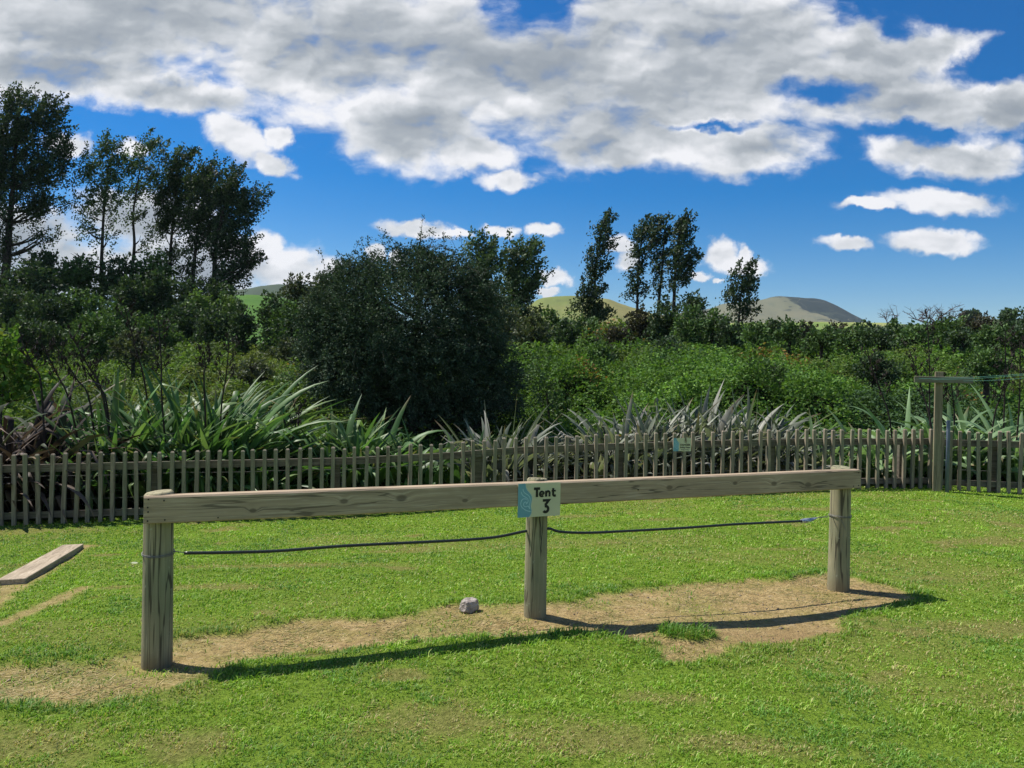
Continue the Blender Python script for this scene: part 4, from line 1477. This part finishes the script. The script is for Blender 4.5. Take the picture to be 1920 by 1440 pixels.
# the big dark bush in the middle
tree('large_bush', 'very large dark rounded bush with twiggy top, centre of the thicket', 'bush', 16.5, [(775, 800), (775, 720), (780, 620), (790, 540)],
     [(760, 610, 140, 110), (655, 590, 70, 75), (885, 620, 70, 90), (690, 525, 50, 38), (765, 505, 55, 38), (838, 520, 60, 40), (900, 565, 42, 36), (620, 650, 50, 75), (590, 600, 24, 50, .8), (640, 520, 36, 24, .8),
      (690, 690, 110, 80), (820, 700, 115, 85), (925, 705, 50, 70), (640, 730, 55, 30), (760, 760, 100, 36), (880, 760, 80, 36), (600, 700, 34, 36, .8), (955, 750, 26, 30, .9),
      (800, 478, 34, 16, .7), (765, 470, 22, 12, .5), (830, 484, 26, 14, .5), (792, 462, 16, 10, .4), (690, 492, 26, 12, .5), (655, 500, 20, 12, .4), (885, 528, 20, 14, .5), (568, 640, 14, 40, .5)],
     [(0.050, 0.086, 0.052), (0.068, 0.105, 0.062), (0.040, 0.068, 0.045), (0.095, 0.125, 0.075)],
     spray=(0.38, 40, 0.085), leaf=(0.055, 0.017), n_spray=62, wind=(0.15, 0, -0.05), outw_=0.8, tr=0.14, shell=0.30, mat=M_DARKLEAF, branches=4, twig=0.004, shoots=9, lumpy=0.4)

# shrubs and small trees along the far edge of the brambles
DK = [(0.038, 0.068, 0.034), (0.050, 0.086, 0.038), (0.066, 0.106, 0.044)]
MG = [(0.075, 0.135, 0.042), (0.10, 0.17, 0.052), (0.055, 0.10, 0.036)]
OL = [(0.085, 0.105, 0.050), (0.065, 0.085, 0.045), (0.10, 0.12, 0.06)]
BR = [(0.060, 0.055, 0.038), (0.045, 0.050, 0.032), (0.075, 0.070, 0.045)]
LG = [(0.11, 0.19, 0.05), (0.09, 0.16, 0.045), (0.14, 0.21, 0.07)]
SH = [
    (20, 575, 55, 36, DK, 44, 'dark rounded shrub under the leftmost poplar'), (90, 590, 45, 42, DK, 42, 'dark leafy shrub between the leftmost poplars'),
    (150, 575, 40, 34, MG, 43, 'mid green shrub at the foot of the second poplar'), (140, 640, 50, 30, DK, 36, 'low dark shrub behind the flower stalks at the left'),
    (215, 600, 40, 36, MG, 41, 'grey green shrub between the thin left poplars'), (300, 545, 28, 40, DK, 46, 'dark upright shrub under the dense left poplars'),
    (290, 625, 42, 36, MG, 34, 'bushy mid green shrub below the dense left poplars, nearest of its row'), (345, 605, 36, 40, DK, 40, 'very dark shrub below the dense left poplars'),
    (400, 610, 36, 34, DK, 39, 'dark shrub with bare twigs left of the green paddock'), (375, 570, 30, 20, LG, 44, 'bright green low bush below the left clump'),
    (455, 605, 28, 40, DK, 38, 'narrow dark conical shrub below the green paddock'), (430, 572, 26, 16, LG, 43, 'bright leafy bush at the edge of the green paddock'),
    (515, 590, 30, 46, DK, 36, 'dark vine covered shrub right of the green paddock'), (560, 545, 34, 30, OL, 37, 'twiggy olive shrub against the white cloud'),
    (545, 605, 34, 40, MG, 33, 'ivy covered green shrub left of the big bush'), (540, 660, 38, 24, OL, 27, 'low olive bush left of the big bush foot'),
    (590, 570, 26, 22, OL, 30, 'olive bush touching the left shoulder of the big bush'),
    (948, 605, 38, 32, OL, 32, 'olive grey shrub right of the big bush'), (1000, 620, 36, 30, OL, 30, 'pale grey green shrub below the bare sided poplar'),
    (1062, 628, 24, 28, DK, 32, 'small dark round shrub below the pale green hill'), (1100, 615, 30, 18, MG, 38, 'green shrub at the foot of the lone skyline poplar'),
    (1155, 632, 30, 18, BR, 34, 'brownish low bush left of the skyline cluster'), (1200, 610, 30, 26, BR, 38, 'dull brown green bush below the gap poplar'),
    (1248, 600, 34, 38, DK, 36, 'dark round shrub under the skyline cluster'), (1298, 572, 28, 18, DK, 42, 'dark dome shaped tree top right of the skyline cluster'),
    (1292, 610, 34, 34, MG, 34, 'bright green mounded shrub below the dome shaped tree top'), (1335, 612, 34, 30, MG, 35, 'green mounded shrub left of the lone leaning tree'),
    (1368, 628, 30, 26, DK, 33, 'dark shrub at the foot of the lone leaning tree'), (1250, 655, 34, 18, DK, 27, 'low dark bush in the brambles below the skyline cluster'),
    (1480, 622, 26, 20, MG, 31, 'green bush below the peak of the far mountain'), (1450, 616, 16, 14, DK, 36, 'small dark bush left under the far mountain'), (1510, 624, 18, 16, BR, 33, 'wind shaped small bush with bare twigs below the mountain'),
    (1572, 624, 24, 14, BR, 33, 'dark brown low mounded bush right below the mountain'), (1625, 622, 28, 13, DK, 34, 'flat dark bush where the mountain slope ends'),
    (1680, 622, 30, 15, MG, 36, 'mid green shrub left of the bare tree'), (1765, 615, 34, 16, DK, 36, 'dark shrub right of the bare tree'),
    (1848, 612, 36, 18, BR, 32, 'brown tinged shrub on the ridge near the right edge'), (1900, 606, 34, 20, DK, 30, 'dark green shrub cut by the right edge of the photo'), (1805, 632, 28, 14, DK, 28, 'low dark bush in front of the right ridge'),
    (150, 515, 44, 34, MG, 50, 'tall green shrub filling the gap between the leftmost poplar and the thin ones'), (225, 520, 40, 34, DK, 50, 'tall dark shrub seen between the trunks of the two thin poplars'),
    (290, 505, 34, 36, MG, 51, 'tall green shrub between the thin and the dense left poplars'), (85, 500, 40, 30, DK, 51, 'small tree top showing low between the leftmost poplar and the next'),
    (50, 530, 60, 40, DK, 47, 'tall dark shrub filling the gap behind the leftmost poplar trunk'), (250, 560, 44, 40, DK, 45, 'dark shrub between the two thin left poplar trunks'),
    (350, 560, 40, 34, DK, 47, 'dark shrub wrapping the trunks of the dense left poplars'), (415, 560, 30, 30, DK, 46, 'dark shrub under the right end of the left clump'),
    (180, 620, 60, 34, MG, 31, 'wide mid green shrub in front of the thin left poplars'), (60, 630, 60, 34, DK, 31, 'wide dark shrub at the left behind the leafy green one'), (250, 645, 44, 24, OL, 27, 'low olive shrub left of centre of the left thicket'),
    (610, 540, 30, 30, OL, 34, 'olive shrub just behind the left shoulder of the big bush'), (1035, 610, 30, 30, MG, 36, 'mid green shrub between the bare sided poplar and the pale hill'),
    (1420, 625, 30, 18, MG, 30, 'green shrub right of the lone leaning tree'), (1540, 632, 36, 16, MG, 29, 'wide green shrub below the wooded end of the mountain'), (1600, 632, 36, 16, MG, 28, 'green mounded shrub right below the wooded mountain end'),
    (1650, 634, 36, 16, DK, 27, 'dark low shrub left of the taller right hand shrubs'), (1715, 628, 34, 16, MG, 30, 'green shrub directly left of the bare tree'), (1790, 618, 40, 18, MG, 33, 'green shrub between the bare tree and the ridge shrub'),
    (1870, 628, 44, 20, MG, 26, 'wide green shrub near the right edge'), (1930, 622, 40, 24, DK, 25, 'dark shrub half outside the right edge'),
    (1120, 665, 40, 20, MG, 23, 'rounded bramble mound left of the middle of the thicket'), (1640, 690, 44, 26, DK, 19, 'dark mound in the thicket left of the crossarm post'), (1420, 700, 60, 26, MG, 18, 'green mound in the thicket above the silvery flax'),
    (1850, 680, 46, 26, MG, 18, 'green mound in the thicket right of the crossarm post'), (470, 700, 44, 22, OL, 20, 'olive mound in the thicket above the largest green flax'),
]
for (px, py, rx, ry, pal, Y, lab) in SH:
    bl = []
    for j in range(5):
        a_ = 2 * math.pi * j / 5 + px
        bl.append((px + 0.48 * rx * math.cos(a_), py + 0.42 * ry * math.sin(a_), rx * 0.55, ry * 0.55))
    bl.append((px, py + ry * 0.3, rx * 0.9, ry * 0.7))
    bl.append((px, py + ry * 1.0, rx * 0.95, ry * 0.6))
    if px < 620 and Y > 30:
        bl.append((px, py + ry * 1.5, rx * 1.0, ry * 0.6))
    bl.append((px + random.uniform(-.3, .3) * rx, py - ry * 0.75, rx * 0.35, ry * 0.3, .5))
    s_ = Y / 38.0
    tree('shrub', lab, 'shrub', Y, [(px, py + ry + 6), (px + 2, py + ry * 0.4), (px + 3, py - ry * 0.3)], bl, pal, spray=(0.45 * s_, 22, 0.16 * s_), leaf=(0.16 * s_, 0.055 * s_),
         n_spray=34, wind=(0.2, 0, 0.35), outw_=0.8, tr=0.09, shell=0.3, branches=2, group='shrubs along the far edge of the brambles')

# near leafy shrub at the left edge
tree('leafy_shrub', 'bright green broad leaved shrub at the left edge behind the bronze flax', 'shrub', 13.2, [(0, 800), (5, 740), (12, 660)],
     [(5, 640, 30, 26), (25, 665, 24, 26, .8), (0, 700, 45, 34), (50, 700, 32, 28, .8), (30, 735, 45, 28), (85, 715, 22, 24, .6), (-50, 690, 50, 60)],
     [(0.10, 0.20, 0.035), (0.14, 0.25, 0.05), (0.07, 0.14, 0.03), (0.2, 0.25, 0.05)], spray=(0.28, 14, 0.09), leaf=(0.12, 0.034), n_spray=20, wind=(0.1, 0, 0.1), outw_=0.7, tr=0.04, mat=M_LEAF, twig=0.005, branches=3)
# pale willowy bushes in front
tree('willow_shrub', 'pale green feathery shrub at the left foot of the big bush', 'shrub', 18, [(560, 740), (555, 700)], [(560, 700, 38, 26), (600, 720, 30, 20), (520, 715, 26, 18)],
     LG, spray=(0.3, 18, 0.09), leaf=(0.08, 0.025), n_spray=14, tr=0.04, twig=0.005, branches=3)
tree('willow_shrub', 'feathery green shrub standing to the right of the big bush', 'shrub', 17, [(1030, 790), (1025, 740)], [(1020, 730, 30, 34), (1045, 760, 26, 26), (1005, 690, 20, 18)],
     MG, spray=(0.3, 18, 0.09), leaf=(0.08, 0.028), n_spray=14, tr=0.04, twig=0.005, branches=3)


def bare_tree(name, label, Y, base, tips, tr):
    B0 = at(base[0], base[1], Y)
    root = empty(name, B0)
    tag(root, label, 'tree')
    mb = MB()
    for (mx, my, tx, ty) in tips:
        m_ = at(mx, my, Y)
        t_ = at(tx, ty, Y)
        t_.y += random.uniform(-1, 1)
        mb.tube(smooth_curve([B0, m_, t_], 4), [tr * (1 - 0.1 * i) for i in range(9)], 6)
        for k in range(9):
            u = random.uniform(0.35, 1)
            p = m_.lerp(t_, u) if u > 0 else m_
            q_ = p + Vector((random.uniform(-.5, .6), random.uniform(-.5, .5), random.uniform(0.0, .6)))
            mb.tube([p, p.lerp(q_, .5) + Vector((0, 0, .06)), q_], [tr * .28, tr * .2, tr * .1], 4)
            for _ in range(4):
                r_ = q_.lerp(p, random.uniform(0, .5))
                mb.tube([r_, r_ + Vector((random.uniform(-.25, .3), random.uniform(-.2, .2), random.uniform(-.05, .25)))], [tr * .12, tr * .06], 3)
    mb.build('trunk', plain_mat('dead_wood', (0.12, 0.09, 0.085), 0.9), root, org=B0)


bare_tree('bare_tree', 'leafless brown tree on the right skyline', 36, (1758, 640), [(1754, 612, 1722, 592), (1755, 606, 1742, 590), (1756, 604, 1764, 586), (1756, 610, 1770, 598)], 0.07)
bare_tree('bare_tree', 'thin leafless twiggy tree beside the end of the mountain slope', 38, (1662, 625), [(1664, 608, 1656, 596), (1665, 606, 1670, 594)], 0.045)


# ---------------------------------------------------------------- flax
def flax_leaf(base, az, el, L, w, droop, kink, wind):
    K = 11
    pts, dirs = [], []
    p = np.array(base, float)
    ca, sa = math.cos(az), math.sin(az)
    e = el
    for i in range(K + 1):
        t = i / K
        pts.append(p.copy())
        ee = e - droop * t ** 1.7
        if kink and t > kink:
            ee -= min(1.7, (t - kink) * 14)
        d = np.array([ca * math.cos(ee) + wind * t, sa * math.cos(ee), math.sin(ee)])
        d /= np.linalg.norm(d)
        dirs.append(d)
        p = p + d * (L / K)
    pts, dirs = np.array(pts), np.array(dirs)
    side = np.array([-sa, ca, 0.0])
    tw = random.uniform(-0.5, 0.5)
    V_ = []
    for i in range(K + 1):
        t = i / K
        nrm = np.cross(side, dirs[i])
        s2 = side * math.cos(tw * t * 2) + nrm * math.sin(tw * t * 2)
        n2 = np.cross(s2, dirs[i])
        wt = w * min(1.0, 0.45 + 2.2 * t) * (1 - max(0, (t - 0.55) / 0.45) ** 1.6)
        wt = max(wt, 0.001)
        V_ += [pts[i] - s2 * wt + n2 * wt * 0.28, pts[i] + 0, pts[i] + s2 * wt + n2 * wt * 0.28]
    Q_ = []
    for i in range(K):
        a_ = i * 3
        Q_ += [(a_, a_ + 1, a_ + 4, a_ + 3), (a_ + 1, a_ + 2, a_ + 5, a_ + 4)]
    return np.array(V_), np.array(Q_)


def flax(label, px, Y, nl, L, pal, wind=0.25, spread=0.9, w=0.034, kinkp=0.42, stalks=(), group=None):
    d = ray(px, 800)
    x = d.x * Y
    z = float(zg(x, Y))
    root = empty('flax_plant', (x, Y, z))
    tag(root, label, 'flax plant', group)
    Vs, Qs, Cs, off = [], [], [], 0
    for i in range(nl):
        az = random.uniform(0, 2 * math.pi)
        r_ = random.uniform(0, 0.22)
        el = R(random.uniform(52, 88) - 14 * spread * random.random())
        LL = L * random.uniform(0.6, 1.12) * (1 - 0.42 * max(0, -math.sin(az)))
        kink = random.uniform(0.5, 0.8) if random.random() < kinkp else 0
        v, q_ = flax_leaf((r_ * math.cos(az), r_ * math.sin(az), 0), az, el, LL, w * random.uniform(0.7, 1.25), random.uniform(0.35, 2.2) * spread, kink, wind * random.uniform(0.5, 1.5))
        Vs.append(v)
        Qs.append(q_ + off)
        off += len(v)
        c = np.array(pal[random.randrange(len(pal))]) * random.uniform(0.75, 1.3)
        cc_ = np.tile(c, (len(v), 1))
        if random.random() < 0.22:
            t = np.repeat(np.linspace(0, 1, len(v) // 3), 3)[:, None]
            cc_ = cc_ * (1 - sm(0.8, 1, t)) + np.array([0.22, 0.15, 0.08]) * sm(0.8, 1, t)
        Cs.append(cc_)
    npmesh('foliage', np.concatenate(Vs), np.concatenate(Qs), None, M_FLAXD if pal is BRZ else M_FLAX, root, col=np.concatenate(Cs), smooth=True)
    for (bx, by, tx, ty) in stalks:
        p0 = Vector((random.uniform(-.03, .03) + (at(bx, by, Y).x - x) + (at(bx, by, Y).x - at(tx, ty, Y).x) * 0.5, random.uniform(0, .2), 0))
        p1 = at(bx, by, Y) - Vector((x, Y, z))
        p2 = at(tx, ty, Y) - Vector((x, Y, z))
        p1.y += random.uniform(-.1, .15)
        p2.y += random.uniform(-.2, .3)
        mb = MB()
        cv = smooth_curve([p0, p1, p1.lerp(p2, 0.5) + Vector((0.015, 0, 0)), p2], 5)
        mb.tube(cv, [0.015 * (1 - 0.55 * i / (len(cv) - 1)) for i in range(len(cv))], 6)
        top = cv[5:]
        n_br = 13
        for k in range(n_br):
            t = 0.35 + 0.65 * k / (n_br - 1)
            pp = top[min(len(top) - 1, int(t * (len(top) - 1)))]
            s_ = 1 if k % 2 else -1
            q1 = pp + Vector((s_ * random.uniform(.05, .17), random.uniform(-.08, .08), random.uniform(.05, .17)))
            mb.tube([pp, q1], [0.005, 0.003], 4)
            for _ in range(4):
                b_ = pp.lerp(q1, random.uniform(.4, 1))
                mb.tube([b_, b_ + Vector((random.uniform(-.02, .02), random.uniform(-.02, .02), .03)), b_ + Vector((random.uniform(-.04, .04), random.uniform(-.03, .03), .075))], [0.003, 0.010, 0.002], 5)
        mb.build('flower_stalk', M_STALK, root)
    return root


GRN = [(0.080, 0.165, 0.048), (0.11, 0.205, 0.058), (0.060, 0.125, 0.04), (0.15, 0.225, 0.08)]
SIL = [(0.14, 0.16, 0.115), (0.19, 0.205, 0.155), (0.10, 0.12, 0.085), (0.25, 0.245, 0.205)]  # grey sky sheen painted into the leaf colour, along with their greyish undersides
BRZ = [(0.055, 0.042, 0.032), (0.085, 0.063, 0.050), (0.030, 0.024, 0.02), (0.14, 0.11, 0.09), (0.06, 0.075, 0.04)]
LGN = [(0.17, 0.26, 0.12), (0.22, 0.32, 0.16), (0.12, 0.20, 0.09)]


def fy(px, extra):
    """distance of the fence along this column plus extra"""
    d = ray(px, 800)
    return 10.62 / (1 - 0.157 * d.x) + extra


gB, gG, gS, gL = 'bronze flax at the left end', 'green flax behind the fence on the left', 'silvery flax behind the fence', 'pale green flax behind the right end of the fence'
FX = [
    ('bronze leaved flax cut by the left edge', -40, .9, 60, 1.9, BRZ, .35, 1.5, (), gB),
    ('bronze leaved flax with sprawling leaves second from the left edge', 40, .8, 90, 1.95, BRZ, .5, 1.5, ((75, 730, 42, 648),), gB),
    ('bronze flax with tall dark seed stalks leaning left', 118, 1.0, 80, 1.8, BRZ, .45, 1.5, ((135, 760, 88, 650), (160, 760, 105, 655), (190, 745, 128, 625)), gB),
    ('dull green flax beside the bronze ones', 175, 1.2, 45, 1.5, GRN, .3, 1.2, ((200, 760, 165, 690),), gG),
    ('upright green flax with broad folded leaves', 215, .9, 42, 1.75, GRN, .12, .7, ((266, 740, 232, 575),), gG),
    ('green flax with one long thin dark stalk leaning left, before the tallest green flax', 300, .9, 60, 1.6, GRN, .15, 1.0, ((306, 760, 285, 600),), gG),
    ('tall green flax with many upright sword leaves', 360, 1.0, 90, 1.8, GRN, .15, .8, ((385, 720, 381, 660),), gG),
    ('largest green flax, leaves fanning to the right', 425, 1.0, 90, 1.85, GRN, .45, 1.0, ((408, 770, 428, 640),), gG),
    ('low green flax with drooping tips left of a lone stalk', 490, .8, 55, 1.3, GRN, .4, 1.1, (), gG),
    ('small green flax around a short lone dark stalk', 560, .8, 30, 1.05, GRN, .3, 1.1, ((550, 840, 546, 768),), gG),
    ('upright green flax below the left side of the big bush', 640, 1.0, 55, 1.35, GRN, .1, .7, (), gG),
    ('fine green flax with pale streaked leaves below the big bush', 700, .9, 60, 1.3, GRN, .3, .9, (), gG),
    ('short sparse green flax below the middle of the big bush', 800, .9, 26, 1.05, GRN, .1, .7, (), gG),
    ('thin green flax left of the first silvery one', 870, .9, 14, .95, GRN, .0, .5, (), gG),
    ('silvery upright flax leftmost of its kind', 925, .8, 46, 1.25, SIL, .05, .6, (), gS),
    ('silvery flax swept to the right above the tent sign', 975, .9, 60, 1.25, SIL, .6, .8, (), gS),
    ('low silvery flax with thin arching leaves', 1035, .9, 34, 1.05, SIL, .55, 1.2, (), gS),
    ('silvery flax at the left end of the long row', 1120, .8, 46, 1.15, SIL, .15, .9, (), gS),
    ('broad silvery flax left of the warning notice', 1180, .9, 75, 1.38, SIL, .3, .8, (), gS),
    ('silvery flax directly above the warning notice', 1250, 1.0, 80, 1.40, SIL, .35, .9, (), gS),
    ('silvery flax with the tallest upright leaf tip', 1315, 1.1, 70, 1.48, SIL, .3, .7, (), gS),
    ('silvery flax with thin folded leaves right of the tallest tip', 1375, 1.0, 55, 1.38, SIL, .35, .9, (), gS),
    ('silvery flax with spear leaves swept up to the right', 1430, 1.0, 55, 1.42, SIL, .65, .7, (), gS),
    ('silvery brown flax with dry red tips ending the row', 1480, .9, 40, 1.2, SIL, .6, 1.3, (), gS),
    ('single sparse pale flax just right of the silvery row', 1560, .7, 14, 1.15, LGN, .7, .9, (), gL),
    ('pale flax with wide arching leaves left of the crossarm post', 1640, .8, 45, 1.35, LGN, .1, 1.5, ((1664, 790, 1628, 668),), gL),
    ('pale broad leaved flax close against the crossarm post', 1705, .9, 50, 1.35, LGN, .1, 1.4, ((1742, 800, 1718, 655), (1748, 780, 1735, 600)), gL),
    ('pale flax right of the crossarm post with a folded top leaf', 1790, .8, 50, 1.4, LGN, .2, 1.0, ((1790, 790, 1775, 715),), gL),
    ('pale flax with drooping broad leaves between two dark stalks', 1845, .8, 55, 1.4, LGN, .1, 1.2, ((1862, 780, 1878, 705), (1888, 790, 1890, 620)), gL),
    ('pale flax cut by the right edge of the photo', 1915, .5, 50, 1.5, LGN, .1, 1.1, ((1905, 790, 1903, 640),), gL),
]
for (lab, px, ex, nl, L, pal, wd_, spr, stk, grp) in FX:
    flax(lab, px, fy(px, ex), int(nl * (2.2 if pal is GRN else 1.8)), L * (1.22 if px < 850 else 1.12), pal, wd_, spr * 0.85, stalks=stk, group=grp, w={id(GRN): 0.050, id(LGN): 0.052}.get(id(pal), 0.044))


# ---------------------------------------------------------------- hills
def hill(name, label, D, prof, thick, cols, seed, foot=None, ns=60, rough=0.06, patch=None, fs_=0.004):
    """prof: (px, py) ridge line at distance D; slopes forward and back over 'thick' metres"""
    P_ = [at(px, py, D) for px, py in prof]
    xs = np.array([p.x for p in P_])
    zs = np.array([p.z for p in P_])
    base = 3.0 if foot is None else foot
    X_ = np.linspace(xs[0], xs[-1], 160)
    ridge = np.interp(X_, xs, zs)
    k = np.ones(7) / 7
    rp = np.convolve(np.pad(ridge, 3, 'edge'), k, 'valid')
    V_ = []
    T_ = np.linspace(-1, 1, ns)
    for t in T_:
        f = (1 - abs(t)) ** 1.15 if t < 0 else (1 - t) ** 0.8
        z = base + (rp - base) * f
        y = D + t * thick
        amp = rough * (rp - base).max() * (1 - f * 0.75) * min(1, (1 - abs(t)) * 4)
        nz = (fbm(X_ * 6 / (xs[-1] - xs[0]) * 3, np.full_like(X_, t * 3 + 5), 5, seed) - 0.5) * 2 * amp
        V_.append(np.stack([X_, np.full_like(X_, y), z + nz - (3 if abs(t) == 1 else 0)], -1))
    V_ = np.concatenate(V_)
    ii = np.arange(len(V_)).reshape(ns, 160)
    Q_ = np.stack([ii[:-1, :-1], ii[:-1, 1:], ii[1:, 1:], ii[1:, :-1]], -1).reshape(-1, 4)
    m, q = new_mat(name + '_ground')
    tcn = q.node('ShaderNodeTexCoord')
    P = tcn.outputs['Object']
    a1 = q.noise(P, fs_ * 4, 6, 0.6)
    a2 = q.noise(P, fs_, 4, 0.6)
    c = q.mix(q.step(a2, 0.38, 0.62), cols[0], cols[1])
    c = q.mix(q.step(a1, 0.45, 0.75, 0, 0.5), c, cols[2])
    if patch:
        c = patch(q, P, c, a1)
    finish(q, c, 0.95, 0.05, a1, 0.4, 3.0)
    o = npmesh(name, V_, Q_, None, m, smooth=True)
    tag(o, label, 'hill', kind='structure')
    return o


def mtn_patch(q, P, c, a1):
    s_ = q.node('ShaderNodeSeparateXYZ', {0: P})
    D = 2600
    # woodland on the right shoulder, above a slanting edge
    x0, x1 = at(1478, 0, D).x, at(1600, 0, D).x
    z0, z1 = at(0, 553, D).z, at(0, 605, D).z
    t = q.math('DIVIDE', q.math('SUBTRACT', s_.outputs[0], x0), x1 - x0)
    lim = q.math('ADD', q.math('MULTIPLY', t, (at(0, 590, D).z - at(0, 553, D).z) * 122.0 / 58.0), at(1474, 556, D).z - 62.0)
    dd = q.math('SUBTRACT', s_.outputs[2], lim)
    dd = q.math('ADD', dd, q.math('MULTIPLY', q.math('SUBTRACT', a1, 0.5), 70.0))
    m_ = q.math('MULTIPLY', q.step(dd, 0.0, 8.0), q.step(q.math('ADD', t, q.math('MULTIPLY', q.math('SUBTRACT', a1, 0.5), 0.3)), 0.0, 0.05))
    c = q.mix(m_, c, (0.012, 0.020, 0.016))
    sp_ = q.noise(P, 0.022, 3, 0.5)
    c = q.mix(q.step(sp_, 0.60, 0.66, 0, 0.8), c, (0.035, 0.045, 0.03))
    gl = q.noise(q.vmath('MULTIPLY', P, (1.0, 0.25, 2.2)), 0.016, 5, 0.65)
    c = q.mix(q.step(gl, 0.52, 0.66, 0, 0.45), c, (0.085, 0.10, 0.06))
    tr_ = q.math('ABSOLUTE', q.math('SUBTRACT', q.noise(P, 0.006, 2, 0.5), 0.5))
    return q.mix(q.step(tr_, 0.0, 0.004, 0.6, 0.0), c, (0.24, 0.22, 0.16))


hill('mountain', 'distant grassy mountain with dark woodland on its right shoulder', 2600,
     [(1150, 604), (1230, 590), (1300, 582), (1335, 575), (1360, 566), (1400, 563), (1430, 560), (1452, 553), (1475, 554), (1520, 556), (1545, 560), (1570, 573), (1590, 586), (1612, 601), (1640, 608), (1700, 614)], 900,
     [(0.135, 0.135, 0.075), (0.165, 0.155, 0.09), (0.10, 0.11, 0.062)], 3, foot=6, patch=mtn_patch, rough=0.05)  # cloud shadow over the slopes is put into these dull colours
hill('green_hill', 'sunlit yellow green hill on the skyline right of the big bush', 900,
     [(930, 612), (970, 585), (1010, 558), (1035, 553), (1075, 552), (1110, 555), (1150, 562), (1185, 575), (1230, 588), (1290, 596), (1350, 604), (1380, 612)], 260,
     [(0.16, 0.19, 0.055), (0.24, 0.22, 0.08), (0.10, 0.13, 0.05)], 5, foot=5, fs_=0.012)
hill('paddock_hill', 'pale green rolling paddocks below the far mountain', 620,
     [(1330, 612), (1380, 603), (1430, 604), (1480, 603), (1530, 602), (1580, 603), (1640, 604), (1700, 606), (1800, 612)], 180,
     [(0.15, 0.22, 0.055), (0.25, 0.28, 0.09), (0.32, 0.30, 0.14)], 6, foot=5, fs_=0.015)
hill('left_paddock', 'bright green paddock rising behind the left shrubs', 260,
     [(-200, 600), (60, 590), (200, 580), (330, 572), (400, 560), (450, 551), (480, 551), (530, 556), (600, 575), (680, 610)], 110,
     [(0.06, 0.135, 0.028), (0.08, 0.165, 0.032), (0.05, 0.11, 0.03)], 7, foot=4, rough=0.02, fs_=0.03)
hill('blue_hill', 'low blue green wooded hill behind the left paddock', 1500,
     [(250, 575), (380, 548), (455, 541), (490, 534), (530, 531), (580, 533), (640, 545), (740, 580)], 350,
     [(0.05, 0.075, 0.04), (0.07, 0.09, 0.05), (0.035, 0.05, 0.03)], 8, foot=6, fs_=0.01)
hill('right_ridge', 'low dull green ridge at the right below the sky', 300,
     [(1540, 622), (1620, 612), (1680, 607), (1740, 606), (1800, 600), (1850, 596), (1900, 596), (1960, 594), (2100, 598), (2300, 615)], 90,
     [(0.055, 0.075, 0.035), (0.075, 0.09, 0.045), (0.09, 0.085, 0.05)], 9, foot=4, rough=0.10, fs_=0.03)
for i, (px, py, rx, ry, lab) in enumerate([(1812, 592, 9, 8, 'round dark tree on the right ridge, left one of a pair'), (1826, 591, 8, 7, 'round dark tree on the right ridge, right one of a pair'), (1893, 590, 12, 7, 'low dark tree on the right ridge at the far right')]):
    tree('ridge_tree', lab, 'tree', 285, [(px, 602), (px, 598), (px, 592)], [(px, py, rx, ry), (px - 3, py + 2, rx * .7, ry * .8)], DK, spray=(1.2, 16, 0.5), leaf=(0.9, 0.32), n_spray=900, wind=(0, 0, .3), tr=0.35, twig=0.08, branches=1, group='trees on the right ridge')

# ---------------------------------------------------------------- thin blue air
HAZE = 0.00007
hz = MB()
zlo = float(GZ.min()) - 3
hz.box((gx[0] - 30, gy[0] - 30, zlo), (gx[-1] + 30, gy[-1] + 30, 330.0))
m_h, q = new_mat('haze_air')
pv = q.node('ShaderNodeVolumePrincipled', {'Color': (0.72, 0.86, 1.0, 1), 'Density': HAZE, 'Anisotropy': 0.2})
oo = q.node('ShaderNodeOutputMaterial')
q.l.new(pv.outputs[0], oo.inputs['Volume'])
hzo = hz.build('haze', m_h)
tag(hzo, 'thin blue haze over the far hills', 'haze', kind='stuff')
print('grass blades', NG)
